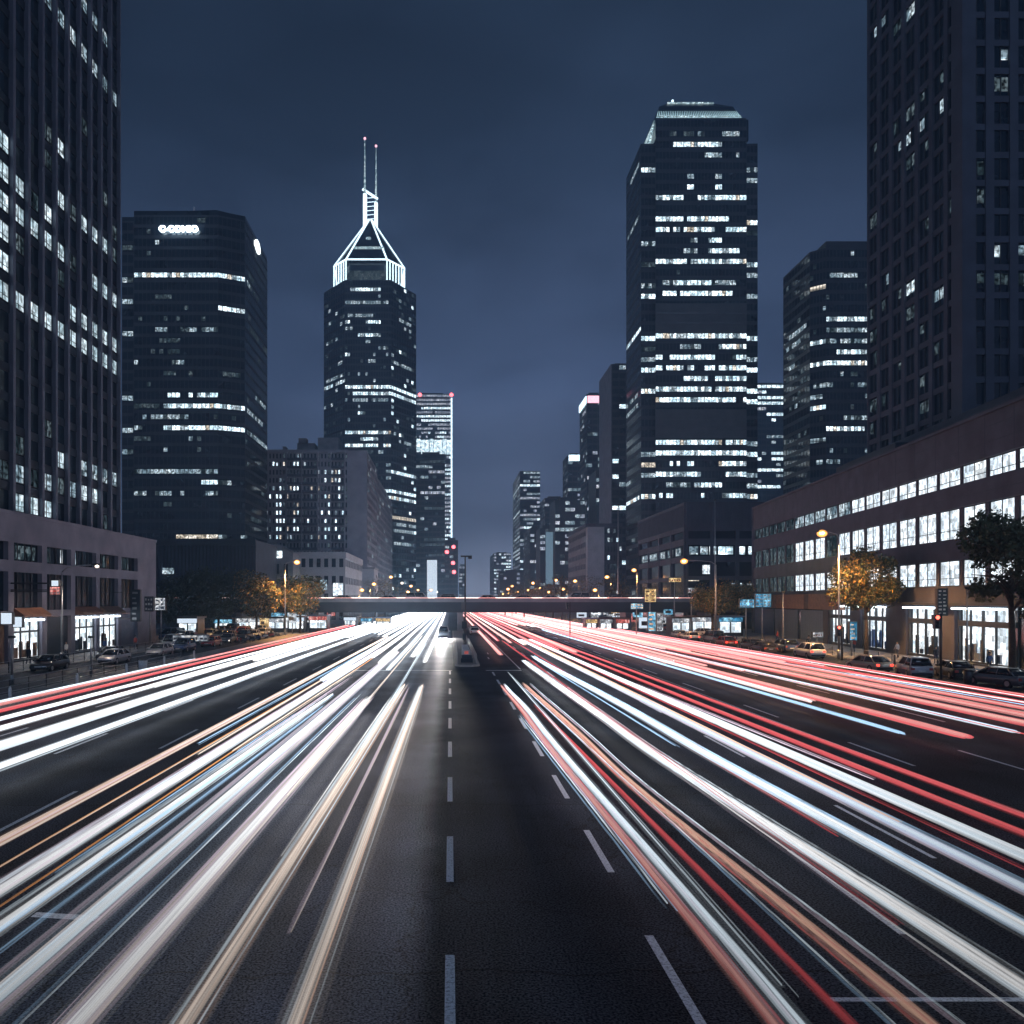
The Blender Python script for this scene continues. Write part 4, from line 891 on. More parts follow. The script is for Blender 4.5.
# --- long brown building on the right
def long_right():
    rnd = random.Random(18); X0 = 44.0
    pt = lambda Y: (X0 + .1 * Y, Y)
    Ya, Yb = 156.0, 58.0; zt = 24.0
    A, B = pt(Ya), pt(Yb)
    F = Face(A, B, 0, zt, 21, 1); bw = F.bw
    root = empty('long_building', (A[0], 110, 0), 'long brown stone building with three rows of lit windows along the right pavement', 'building')
    nx, ny = F.n
    back = [(A[0] + 45, A[1] + 4), (B[0] + 45, B[1])]
    b = MB(); b.prism([pt(Ya), pt(Yb), back[1], back[0]], .14, zt - .4); part('wall', b, M['dark_glass'], root)
    D = .55; b = MB()
    for za, zb in ((20.1, zt + .2), (15.9, 18.2), (10.6, 12.7), (5.9, 7.9)): F.box(b, 0, F.w, za, zb, 0, .4)
    F.box(b, 0, F.w, zt + .2, zt + .5, -.6, D + .15)
    for i in range(22):
        u = i * bw
        F.box(b, max(0, u - .34), min(F.w, u + .34), 7.9, 10.6, 0, .16); F.box(b, max(0, u - .34), min(F.w, u + .34), 12.7, 15.9, 0, .16); F.box(b, max(0, u - .2), min(F.w, u + .2), 18.2, 20.1, 0, .14)
    b.prism([pt(Ya), (A[0] + 45, A[1] + 4), (A[0] + 45, A[1] + 4.5), (A[0] - .6, A[1] + .45)], .14, zt + .2)
    part('stone_front', b, M['brown_stone'], root)
    b = MB()
    for z in (13.9, 21.5, 23): F.box(b, 0, F.w, z if z > 20 else 16.9, (z if z > 20 else 16.9) + .05, .4, .4 + .02)
    for i in range(0, 22): F.box(b, i * bw - .02, i * bw + .02, 20.1, zt + .2, .4, .4 + .015)
    part('panel_joint', b, M['dark_panel'], root)['kind'] = 'stuff'
    w = []
    for i in range(21):
        u0, u1 = i * bw + .42, (i + 1) * bw - .42
        px = pxl(F.pt((u0 + u1) / 2, 10))[0]
        a = 'win_near' if px > 838 or (806 < px < 830) else ('win_mid' if px > 800 else 'win_dim')
        c = 'win_near' if px > 835 or (800 < px < 830 and rnd.random() < .8) else 'win_dim'
        e = 'win_near' if px > 846 else ('win_mid' if px > 800 else 'win_dim')
        g = 'win_near' if px > 800 else 'win_dim'
        w.append((F, u0, u1, 12.8, 15.8, c, .05)); w.append((F, u0, u1, 8.0, 10.5, g, .05)); w.append((F, u0 - .15, u1 + .15, 18.3, 20.0, e, .05))
    add_windows(root, w, cap=100, frame=1.9)
    # dark blind strips that cover part of the lit windows in the top row
    # setback storey above
    b = MB(); q = lambda o, Y: (X0 + .1 * Y + o, Y)
    b.prism([q(5, 125), q(5, 57), q(40, 57), q(40, 125)], zt, zt + 3.7); part('setback_storey', b, M['dusk_stone'], root)
    b = MB(); b.prism([q(1.5, 150), q(1.5, 127), q(6, 127), q(6, 150)], zt, zt + 1.4); part('roof_screen', b, M['dusk_stone'], root)
    b = MB(); b.prism([q(1.2, 118), q(1.2, 99), q(4.6, 99), q(4.6, 118)], zt, zt + 2.0); part('plant_room', b, M['dark_panel'], root)
    # shops
    for k, (y1_, y0_) in enumerate(((104.5, 97.0), (91.8, 84.3), (81.2, 72.6), (69.5, 61.5), (116, 108))):
        ua, ub = (156.0 - y1_) * 1.005, (156.0 - y0_) * 1.005
        pn = MB(); F.box(pn, ua, ub, .3, 5.7, .02, .05); sh = part('shop_window', pn, M['shop_wall'], root)
        fr = MB(); nm = 4
        for j in range(nm + 1): uu = ua + (ub - ua) * j / nm; F.box(fr, uu - (.12 if j % 2 == 0 else .05), uu + (.12 if j % 2 == 0 else .05), .14, 5.8, .3, .5)
        F.box(fr, ua, ub, 3.9, 4.45, .3, .52); F.box(fr, ua, ub, .14, .5, .3, .55)
        fr.obj('window_frame', M['dark_metal'], sh)
        g = MB(); rr = random.Random(k + 5)
        for j in range(12):
            uu = ua + .4 + rr.random() * (ub - ua - 1.4); hh = .5 + rr.random() * 1.9; F.box(g, uu, uu + .2 + rr.random() * .5, .52, .52 + hh, .08, .25)
        g.obj('display', M[['cloth_blue', 'cloth_dark', 'mid_concrete', 'wood_brown', 'cloth_dark'][k]], sh)
        pn = MB(); F.box(pn, ua + .2, ub - .2, 5.55, 5.75, .56, 1.3); part('shop_light', pn, M['shop_panel'], root)
    b = MB()
    for a_, c_ in ((156, 144), (143, 131), (129.5, 118)):
        ua, ub = 156 - a_, 156 - c_
        for j in range(14): F.box(b, ua + (ub - ua) * j / 14 + .04, ua + (ub - ua) * (j + 1) / 14 - .04, .14, 4.9, .02, .15)
    part('shutter', b, M['shutter_blue'], root)
    for a_, c_ in ((97, 91.8), (84.3, 81.2), (108, 104.5), (118, 116)):
        b = MB(); F.box(b, 156 - a_, 156 - c_, .14, 5.9, 0, .7); part('pier', b, M['brown_stone'], root)
    for a_, c_, m_ in ((152, 140, 'awning_orange'), (138, 124, 'awning_orange'), (122, 110, 'awning_orange')):
        b = MB(); F.box(b, 156 - a_, 156 - c_, 5.1, 7.4, D, D + .9); part('fascia', b, M[m_], root)
    b = MB(); F.box(b, 156 - 108, 156 - 60, 5.95, 6.2, D, D + 1.5); part('canopy', b, M['dark_metal'], root)
    return F
FR = long_right()

# ------------------------------------------------------------------ flyover
def flyover():
    Y = 168.0; root = empty('flyover', (0, Y, 0), 'low concrete flyover crossing the whole avenue', 'bridge')
    zb, zt = ZZ(610.2, Y), ZZ(600.5, Y)
    b = MB(); b.box(-62, 66, Y, Y + 11, zb, zt - .3); b.box(-62, 66, Y + 1.5, Y + 9.5, zb - .5, zb); part('deck', b, M['dark_panel'], root)
    b = MB(); b.box(-62, 66, Y - .15, Y + .1, zt - .35, zt + .45); b.box(-62, 66, Y + 10.9, Y + 11.15, zt - .35, zt + .45); part('parapet', b, M['mid_concrete'], root)
    b = MB()
    for k in range(65): b.box(-62 + k * 2, -61.94 + k * 2, Y - .1, Y - .04, zt + .55, zt + 1.1)
    b.box(-62, 66, Y - .11, Y - .03, zt + 1.1, zt + 1.16); part('railing', b, M['steel'], root)
    for x in (-45, -28.6, 2.2, 38, 55):
        b = MB(); b.box(x - .6, x + .6, Y + 2.5, Y + 8.5, 0, zb - .5); part('pier', b, M['mid_concrete'], root)
    return zt
ZFLY = flyover()

# ------------------------------------------------------------------ light trails
NT = [0]
def strip(mb, path, w, h, mi):
    """flat rounded bar along a path of (x, y, z), width w, height h"""
    prof = [(-.5, 0), (-.3, .5), (.3, .5), (.5, 0), (.3, -.5), (-.3, -.5)]; n = len(prof); b = len(mb.v); k = len(path)
    for i, (x, y, z) in enumerate(path):
        s = 1.0
        s = {0: .15, 1: .7, k - 1: .12, k - 2: .5, k - 3: .8}.get(i, 1.0)
        for u, v in prof: mb.v.append((x + u * w * s, y, z + v * h * s))
    for i in range(k - 1):
        for j in range(n):
            j2 = (j + 1) % n; mb.f.append((b+i*n+j, b+i*n+j2, b+(i+1)*n+j2, b+(i+1)*n+j)); mb.m.append(mi)
TM = []
for k_ in TK:
    for q_ in ('core', 'soft', 'halo'): TM.append('trail_%s_%s' % (k_, q_))
def trail(label, ctrl, strands, z=.65, group=None, cat='light trail', step=4.0):
    """ctrl: [(Y, X)...]; strands: [(dx, dz, w, h, colour_kind)]"""
    ctrl = sorted(ctrl); used = []
    mb = MB()
    def Xat(Y):
        if Y <= ctrl[0][0]: return ctrl[0][1]
        for (a, xa), (b, xb) in zip(ctrl, ctrl[1:]):
            if Y <= b:
                t = (Y - a) / (b - a); t = t * t * (3 - 2 * t) if len(ctrl) > 2 else t
                return xa + (xb - xa) * t
        return ctrl[-1][1]
    y0, y1 = ctrl[0][0], ctrl[-1][0]
    for st in strands:
        dx, dz, w, h, cm = st[:5]; ya, yb = (st[5], st[6]) if len(st) > 5 else (y0 + R.uniform(0, .6), y1 - R.uniform(0, 2.2))
        ph = R.uniform(0, 6.28); am = .015; path = []; Y = ya; path.append((Xat(ya) + dx, ya - .03, z + dz))
        while Y < yb:
            path.append((Xat(Y) + dx + am * math.sin(Y * .12 + ph), Y, z + dz)); Y += max(1.2, min(step, Y * .09))
        path.append((Xat(yb) + dx, yb, z + dz))
        nm = 'trail_' + cm
        if nm not in used: used.append(nm)
        strip(mb, path, w, h, used.index(nm))
    o = mb.obj('light_trail', [M[u] for u in used]); tag(o, label, cat, group or 'light trails of the passing traffic'); return o
def bundle(width, n, main, edge, accent=None, h=.12, seed=0, core='core'):
    """a band of parallel streaks: a few bright filaments near the middle, many fine see-through ones towards the edges"""
    r = random.Random(seed); width *= .80; s = [(0, 0, width * 1.35, h * 1.2, main + '_halo'), (0, 0, width * .9, h, main + '_halo')]
    s.append((r.uniform(-.04, .04), 0, width * .38, h * .7, main + '_soft')); s.append((r.uniform(-.1, .1) * width, .02, width * .13, h * .8, main + '_' + core))
    for k in range(int(n * 2)):
        t = max(-.62, min(.62, r.gauss(0, .27))); c = main if abs(t) < .22 else edge
        if accent and r.random() < .25: c = accent
        kind = 'core' if core == 'core' and r.random() < .62 - abs(t) else 'soft'
        s.append((t * width, r.uniform(-.05, .07), width * r.choice((.03, .05, .07, .11)) * r.uniform(.7, 1.2), h * r.uniform(.25, .7), '%s_%s' % (c, kind)))
    return s
Gl = 'headlight trails on the left lanes'; Gr = 'trails on the right lanes'
# left side, coming towards the camera (x at z=.65 from the picture: x = 5.85*(px-450)/(py-600))
LT = [('wide cream headlight trail nearest the centre lane line on the left', [(5, -2.15), (56, -1.9)], bundle(.58, 9, 'warm', 'cool', 'peach', seed=1)),
      ('thin faint trail between the two cream trails left of the lane line', [(14, -2.85), (54, -2.75)], [(0, 0, .10, .04, 'mauve_soft'), (.06, 0, .04, .03, 'warm_soft')]),
      ('cream and peach trail second from the centre lane line on the left', [(5, -3.75), (56, -3.15)], bundle(.58, 9, 'warm', 'cool', 'peach', seed=2)),
      ('broad pinkish white trail in the second left lane', [(5, -5.2), (49, -4.85)], bundle(.75, 11, 'white', 'mauve', 'warm', seed=3)),
      ('streaky pale trail of many thin lines in the second left lane', [(5, -6.75), (92, -6.0)], bundle(.9, 13, 'cool', 'mauve', 'warm', seed=4)),
      ('thin bluish line left of the streaky pale trail', [(8, -6.05), (50, -5.65)], [(0, 0, .07, .03, 'blue_soft'), (.1, 0, .03, .03, 'cool_core')]),
      ('thick white trail with a blue lower edge in the third left lane', [(6, -8.25), (50, -7.3)], bundle(.55, 9, 'white', 'blue', 'cool', seed=5)),
      ('thick white trail with orange thread in the third left lane', [(6, -9.2), (100, -8.0)], bundle(.55, 9, 'white', 'cool', 'mauve', seed=6) + [(.38, -.06, .035, .035, 'orange_core')]),
      ('single thin orange line in the fourth left lane', [(8, -10.0), (70, -9.3)], [(0, 0, .045, .04, 'orange_soft'), (.03, .0, .03, .03, 'warm_soft')]),
      ('peach and mauve trail bordering the dark gap on the left', [(8, -11.0), (130, -10.0)], bundle(.5, 8, 'peach', 'mauve', 'warm', seed=7, core='soft') + [(0, .03, .12, .06, 'warm_core', 30, 130)]),
      ('cool white trail just beyond the dark gap on the left', [(14, -16.0), (170, -14.2)], bundle(.7, 8, 'white', 'cool', seed=8)),
      ('widest white trail of the far left lanes', [(14, -18.3), (190, -16.4)], bundle(1.1, 10, 'white', 'cool', 'white', h=.2, seed=9)),
      ('white trail second from the red ones on the left', [(14, -20.7), (200, -18.6)], bundle(.7, 8, 'white', 'cool', h=.16, seed=10)),
      ('thin white trail beside the red ones on the left', [(14, -22.5), (200, -20.2)], bundle(.4, 6, 'white', 'cool', seed=11)),
      ('bright red trail along the left kerb', [(14, -24.0), (190, -22.2)], bundle(.5, 6, 'red', 'red', 'pink', h=.14, seed=12)),
      ('double red trail nearest the left kerb', [(14, -25.6), (190, -23.6)], bundle(.55, 6, 'red', 'pink', h=.12, seed=13)),
      ('short red trail low at the left picture edge', [(14, -24.9), (38, -24.8)], bundle(.3, 4, 'red', 'red', seed=14)),
      ('thin pale blue line outside the red kerb trails on the left', [(26, -26.2), (80, -25.4)], bundle(.14, 3, 'cool', 'blue', seed=15))]
for lab, c, s in LT: trail(lab, c, s, group=Gl)
# right side
RT = [('white and grey trail hugging the red one right of the centre', [(5, 4.85), (40, 4.15), (56, 3.75)], bundle(.42, 8, 'cool', 'cool', 'mauve', seed=20)),
      ('salmon red trail leftmost on the right carriageway', [(5, 4.52), (40, 3.82), (56, 3.5)], bundle(.3, 5, 'pink', 'red', seed=21, core='core')),
      ('thin blue white line left of the salmon trail', [(15, 4.2), (42, 3.5)], [(0, 0, .05, .03, 'cool_core'), (-.1, 0, .06, .03, 'blue_soft'), (.09, 0, .03, .03, 'blue_core')]),
      ('faint dark red line between the two salmon bundles', [(10, 5.55), (45, 4.7)], bundle(.12, 3, 'red', 'red', seed=22, core='soft')),
      ('blue line inside the orange red trail', [(8, 6.15), (54, 4.9)], [(0, 0, .06, .03, 'blue_soft'), (.05, 0, .03, .03, 'cool_core')]),
      ('orange red trail with grey edges right of the centre', [(5, 6.75), (30, 5.65), (57, 5.15)], bundle(.42, 7, 'peach', 'pink', 'red', seed=23) + [(.4, 0, .10, .04, 'mauve_soft'), (.5, 0, .03, .03, 'cool_core')]),
      ('first thick cream trail crossing the right lower quarter', [(8, 8.7), (35, 7.7), (78, 7.1)], bundle(.72, 10, 'white', 'cool', 'warm', seed=24)),
      ('hair-thin white line below the first thick cream trail', [(8, 8.15), (60, 7.0)], [(0, 0, .03, .03, 'white_core'), (-.12, 0, .10, .03, 'mauve_halo')]),
      ('second thick cream trail crossing the right lower quarter', [(8, 10.35), (35, 9.7), (84, 8.6)], bundle(.72, 10, 'white', 'cool', 'blue', seed=25)),
      ('blue grey trail right of the second cream trail', [(12, 11.7), (120, 10.4)], bundle(.6, 8, 'cool', 'blue', 'mauve', seed=26, core='soft')),
      ('thin orange line ending in the middle of the right lanes', [(20.7, 11.75), (120, 10.9)], [(0, .05, .06, .04, 'orange_core'), (.06, .05, .04, .03, 'warm_soft')]),
      ('pale grey trail left of the two thin red lines', [(12, 13.2), (120, 11.8)], bundle(.6, 8, 'cool', 'cool', 'white', seed=27, core='soft') + [(0, 0, .2, .08, 'white_core', 30, 118)]),
      ('first thin red line on the right, beside the pale grey trail', [(17, 14.4), (170, 12.6)], bundle(.34, 4, 'red', 'pink', seed=28, core='core')),
      ('second thin red line on the right, bordering the dark gap', [(17, 15.6), (170, 13.8)], bundle(.34, 4, 'red', 'pink', seed=29, core='core')),
      ('blue grey streak just beyond the dark gap on the right', [(35, 19.9), (160, 18.2)], bundle(.35, 4, 'blue', 'cool', seed=30, core='soft')),
      ('pink red trail ending bright red beyond the dark gap', [(34, 22.1), (200, 20.3)], bundle(.8, 7, 'pink', 'red', h=.18, seed=31) + [(0, .02, .5, .14, 'red_core', 34, 48)]),
      ('pinkish white trail beside the bright red ending one', [(46, 20.9), (200, 19.0)], bundle(.7, 6, 'white', 'pink', 'pink', h=.16, seed=32)),
      ('blue white streak among the red trails at the right edge', [(35, 25.0), (190, 23.2)], bundle(.2, 3, 'cool', 'blue', seed=33, core='soft')),
      ('salmon trail with pale threads at the right edge', [(30, 27.4), (200, 25.2)], bundle(.9, 8, 'pink', 'red', 'peach', h=.16, seed=34)),
      ('wide red trail running out of the right edge', [(30, 29.4), (200, 27.2)], bundle(.9, 8, 'red', 'pink', 'pink', h=.16, seed=35)),
      ('pink trail third from the parked cars on the right', [(30, 31.2), (200, 29.0)], bundle(.6, 6, 'pink', 'red', seed=36)),
      ('dark red trail second from the parked cars on the right', [(30, 33.0), (200, 31.0)], bundle(.5, 5, 'red', 'red', seed=37)),
      ('red trail nearest the parked cars on the right', [(40, 35.0), (200, 33.0)], bundle(.5, 5, 'red', 'pink', h=.16, seed=38))]
for lab, c, s in RT: trail(lab, c, s, group=Gr)
rt_ = random.Random(400)
for k in range(24):
    left_ = k < 10; x = rt_.uniform(-10, -3) if left_ else rt_.choice((rt_.uniform(4.4, 15), rt_.uniform(24, 35)))
    c = rt_.choice(('cool', 'blue', 'mauve', 'warm', 'white') if left_ else ('cool', 'blue', 'pink', 'red', 'white', 'mauve')); y0_ = rt_.uniform(10, 34); y1_ = y0_ + rt_.uniform(25, 110)
    w_ = rt_.uniform(.02, .06)
    trail('hair-thin %s line among the %s trails, %s of these counting outwards' % ({'cool': 'pale blue', 'warm': 'cream', 'pink': 'salmon'}.get(c, c), 'left' if left_ else 'right', ORD[k if left_ else k - 10] if k not in (0, 10) else 'first'),
          [(y0_, x * 1.03), (y1_, x * .96)], [(0, 0, w_, .03, c + '_core'), (rt_.uniform(.05, .2), 0, w_ * .7, .02, c + '_soft'), (0, 0, w_ * 5, .03, c + '_halo')], z=rt_.uniform(.5, .9), group='hair-thin light lines')
# far dense trails that merge into a glow under the flyover
for k in range(14):
    x = -2.4 - k * 1.35; ya = 52 + (k * 37) % 30 + (22 if k < 2 else 0) + (62 if -16.2 < x < -9.5 else 0)
    trail('dense white trail of the far left lanes, %s from the median' % ORD[k], [(ya, x), (ya + 40, x + .1), (430, x * .93)], bundle(.65, 4, ('white', 'white', 'cool')[k % 3], 'white', 'warm' if k % 4 == 0 else None, h=.24, seed=60 + k), z=.75, group='far white trails', step=12)
for k in range(20):
    x = 5.4 + k * 1.42; ya = (84 if x < 14 else (150 if x < 19.5 else 62)) + (k * 29) % 34; c = ('pink', 'red', 'pink', 'peach', 'red', 'red')[k % 6]
    trail('dense %s trail of the far right lanes, %s from the median' % ({'pink': 'pink', 'white': 'white', 'red': 'red', 'peach': 'peach'}[c], ORD[k]), [(ya, x), (430, x * .93)], bundle(.6, 4, c, 'pink', 'white' if k % 2 else 'red', h=.2, seed=90 + k), z=.75, group='far red and pink trails', step=12)
for k, (c, yy) in enumerate((('pink', 170.5), ('warm', 176))):
    mb = MB(); strip(mb, [(-60, yy, ZFLY + .55 + .1 * k), (-20, yy, ZFLY + .6 + .1 * k), (20, yy, ZFLY + .6 + .1 * k), (63, yy, ZFLY + .55 + .1 * k)], .5, .16, 0)
    # bars that run across: widen in y
    mb.v = [(a, b + (c_ - ZFLY) * .2, c_) for a, b, c_ in mb.v]
    b = MB(); b.box(-60, 63, yy, yy + .3, ZFLY + .5, ZFLY + .62 + .05 * k); b2 = b.obj('light_trail', [M['trail_%s_soft' % c]]); tag(b2, '%s trail on top of the flyover, %s its railing' % (('pink', 'warm white')[k], ('beside', 'farther from')[k]), 'light trail', 'light trails of the passing traffic')

# ------------------------------------------------------------------ median island, poles
def median():
    root = empty('median_island', (1.7, 80, 0), 'narrow kerbed traffic island with railing ending in the middle of the avenue', 'traffic island')
    n = 14; pts = [(.45 + 1.25 - 1.25 * math.cos(math.pi * k / n), 79.0 - 1.3 * math.sin(math.pi * k / n)) for k in range(n + 1)]
    outer = pts + [(2.95, 165), (.45, 165)]
    b = MB(); b.prism(outer, .0, .16); part('kerb', b, M['kerb_stone'], root)
    inner = [(1.7 + (x - 1.7) * .8, 79.3 + (y - 79.0) * .7 if y < 80 else y) for x, y in outer]; b = MB(); b.prism(inner, .161, .19); part('top', b, M['paving'], root)
    for s, x in enumerate((.75, 2.65)):
        b = MB()
        for yy in [79.5 + 2 * k for k in range(18)]: b.tube([(x, yy, .16), (x, yy, 1.1)], .035, 6)
        for z in (1.1, .65): b.tube([(x, 79.5, z), (x, 113.5, z)], .03, 6)
        part('railing', b, M['steel'], root)
    root = empty('barrier', (1.7, 81, .19), 'white and dark crash barrier blocks on the island nose', 'barrier')
    b = MB(); b.box(1.1, 2.3, 80.6, 81.4, .19, .62); b.box(1.2, 2.2, 80.7, 81.3, .62, .95); part('block', b, M['dark_panel'], root)
    b = MB()
    for k in range(5): b.box(1.35, 2.05, 83 + k * 2.2, 84.6 + k * 2.2, .19, 1.3)
    part('panel', b, M['white_paint'], root)
    b = MB()
    for k in range(5): b.box(1.5, 1.9, 82.97 + k * 2.2, 82.99 + k * 2.2, .9, 1.2)
    part('reflector', b, M['sign_red'], root)
median()
def pole(name, label, x, y, h, arm, head, m='steel', r=.11, cat='pole', group=None):
    root = empty(name, (x, y, 0), label, cat, group)
    b = MB(); b.tube([(0, 0, 0), (0, 0, .9)], r * 1.6, 10); b.tube([(0, 0, .8), (0, 0, h)], [r, r * .6], 10); b.obj('post', M[m], root)
    return root
root = pole('camera_pole', 'tall dark pole with a small crossbar on the median island', 2.05, 108, 12.4, None, None, 'dark_metal', .13)
b = MB(); b.box(-.6, .9, -.1, .1, 12.3, 12.5); b.box(.4, .9, -.2, .2, 12.05, 12.3); b.obj('crossbar', M['dark_metal'], root)
b = MB(); b.box(-.5, .0, -.25, .25, 5.2, 6.2); b.obj('control_box', M['grey_panel'], root)
root = pole('sign_pole', 'short pole with small boxes in front of the tall median pole', 1.75, 98, 4.4, None, None, 'dark_metal', .12)
b = MB(); b.box(-.3, .3, -.2, .1, 3.0, 3.9); b.box(-.22, .22, -.2, .1, 1.6, 2.4); b.obj('signal_box', M['dark_panel'], root)

LN = [0]
def lamp(label, px, py, ppx, Y, kind='sodium', energy=900, col=(1.0, .55, .22), rad=.28, tilt=.5, twin=False):
    x = GX(ppx, Y); z = ZZ(py, Y); hx = GX(px, Y) - x
    root = empty('street_lamp', (x, Y, 0), label, 'street lamp', 'street lamps along the avenue')
    b = MB(); b.tube([(0, 0, 0), (0, 0, 1.0)], .19, 10); b.tube([(0, 0, .9), (0, 0, z - .6)], [.12, .07], 10); b.obj('post', M['steel'], root, True)
    b = MB(); s = 1 if hx >= 0 else -1
    b.tube([(0, 0, z - .65), (hx * .15, 0, z - .15), (hx * .5, 0, z + .05), (hx * .9, 0, z + .12)], [.065, .06, .055, .05], 8); b.obj('arm', M['steel'], root, True)
    b = MB(); b.box(hx - .55, hx + .45, -.2, .2, z + .08, z + .26); hd = b.obj('lamp_head', M['dark_metal'], root)
    b = MB(); b.ball((hx, 0, z), rad * .6, 10, sz=.7); b.obj('bulb', M['lamp_' + kind], hd, True)
    b = MB(); b.ball((hx, 0, z - .05), rad * 1.25, 12, sz=.75); b.obj('diffuser', M['diffuser_' + kind], hd, True)  # shell added round the bulb to paint its glow
    L = bpy.data.lights.new('lamp_light', 'SPOT'); L.spot_size = D2R(158); L.spot_blend = .5; L.energy = energy; L.color = col; L.shadow_soft_size = .3
    lo = bpy.data.objects.new('lamp_light', L); COL.objects.link(lo); lo.parent = root; lo.location = (hx, -.1, z - .15 - rad * 1.5)
    return root
SO = (1.0, .50, .17)
lamp('brightest sodium street lamp, on a tall pole before the long brown building', 822, 533, 839, 88, energy=21000, col=SO, rad=.46)
lamp('sodium street lamp in front of the grey podium on the right', 684, 561, 716, 128, energy=9000, col=SO, rad=.5)
lamp('sodium street lamp right of the pale corner block', 634, 570, 637, 185, energy=2600, col=SO, rad=.5)
lamp('orange street lamp over the trees at left beyond the parked cars', 297, 562, 285, 146, energy=22000, col=SO, rad=.5)
lamp('white street lamp with a long arm before the pink podium', 97, 566, 62, 84, kind='white', energy=1600, col=(1, .78, .6), rad=.2)
for k, (px, py, Y, dark) in enumerate(((607, 577, 230, 0), (575, 581, 260, 0), (556, 580, 300, 0), (391, 577, 290, 0), (402, 583, 330, 1), (411, 586, 320, 0), (374, 584, 250, 0), (437, 592, 430, 1), (528, 590, 380, 0), (418, 590, 400, 0), (540, 588, 420, 0), (595, 590, 240, 0), (362, 590, 250, 0), (518, 592, 520, 0), (508, 589, 300, 0), (503, 594, 480, 0), (549, 592, 280, 0), (563, 589, 260, 0), (512, 586, 340, 0), (533, 583, 300, 0), (431, 590, 360, 0), (408, 592, 300, 0))):
    lamp('%s far street lamp beyond the flyover on the %s, %s of that row' % (('orange', 'white')[dark], 'left' if px < 450 else 'right', ORD[k]), px, py, px + (4 if px > 450 else -4), Y, kind='white' if dark else 'sodium', energy=1600, col=SO, rad=.6)

def plain_pole(label, px, py, Y, r=.09):
    root = empty('pole', (GX(px, Y), Y, 0), label, 'pole'); b = MB(); z = ZZ(py, Y)
    b.tube([(0, 0, 0), (0, 0, .7)], r * 1.5, 8); b.tube([(0, 0, .6), (0, 0, z)], [r, r * .6], 8); b.obj('post', M['steel'], root, True)
    b = MB(); b.box(-.25, .25, -.08, .08, z - .1, z + .1); b.obj('cap', M['dark_metal'], root); return root
plain_pole('thin steel pole before the last lit shop on the right', 967, 588, 68)
plain_pole('thin pole rising before the grey podium', 618, 505, 190, .14)
plain_pole('thin pole by the white lit kiosk strip on the right', 715, 500, 135, .11)
plain_pole('slender post beside the orange fascia on the right', 783, 592, 100)
plain_pole('short leaning-free post left of the railing', 12, 637, 62)
plain_pole('white post in front of the second lit shop on the left', 91, 637, 70)

# traffic signal on the right
def signal(label, px, py, Y, red=True):
    root = empty('traffic_light', (GX(px, Y), Y, 0), label, 'traffic light'); z = ZZ(py, Y)
    b = MB(); b.tube([(0, 0, 0), (0, 0, z + .7)], .09, 8); b.obj('post', M['dark_metal'], root, True)
    b = MB(); b.box(-.62, -.16, -.2, .16, z - .55, z + .6); b.box(-.7, -.62, -.3, .16, z + .1, z + .6); h = b.obj('signal_head', M['dark_metal'], root)
    for k in range(3):
        b = MB(); b.ball((-.39, -.2, z + .38 - k * .36), .16, 10); b.obj('lens', M['signal_red'] if k == 0 and red else M['dark_glass'], h, True)
signal('traffic light showing red before the second lit shop on the right', 941, 622, 66)
signal('small traffic light by the parked white car on the right', 842, 631, 86)
signal('tiny traffic light hanging near the flyover on the right', 570, 606, 130, False)

# railing on the left
def railing(label, x, ya, yb, h=1.0):
    root = empty('railing', (x, ya, .14), label, 'railing'); b = MB(); n = int((yb - ya) / 2.4)
    for k in range(n + 1): yy = (yb - ya) * k / n; b.tube([(0, yy, 0), (0, yy, h)], .035, 6)
    b.obj('post', M['dark_metal'], root)['kind'] = 'stuff'
    b = MB()
    for z in (h, h * .55, .2): b.tube([(0, 0, z), (0, yb - ya, z)], .03, 6)
    b.obj('rail', M['steel'], root)
railing('long low steel railing along the left verge', -29.6, 44, 88); railing('steel railing behind the parked cars on the left', -38.4, 48, 120)
railing('steel railing on the right pavement before the shops', 44.2, 60, 100)

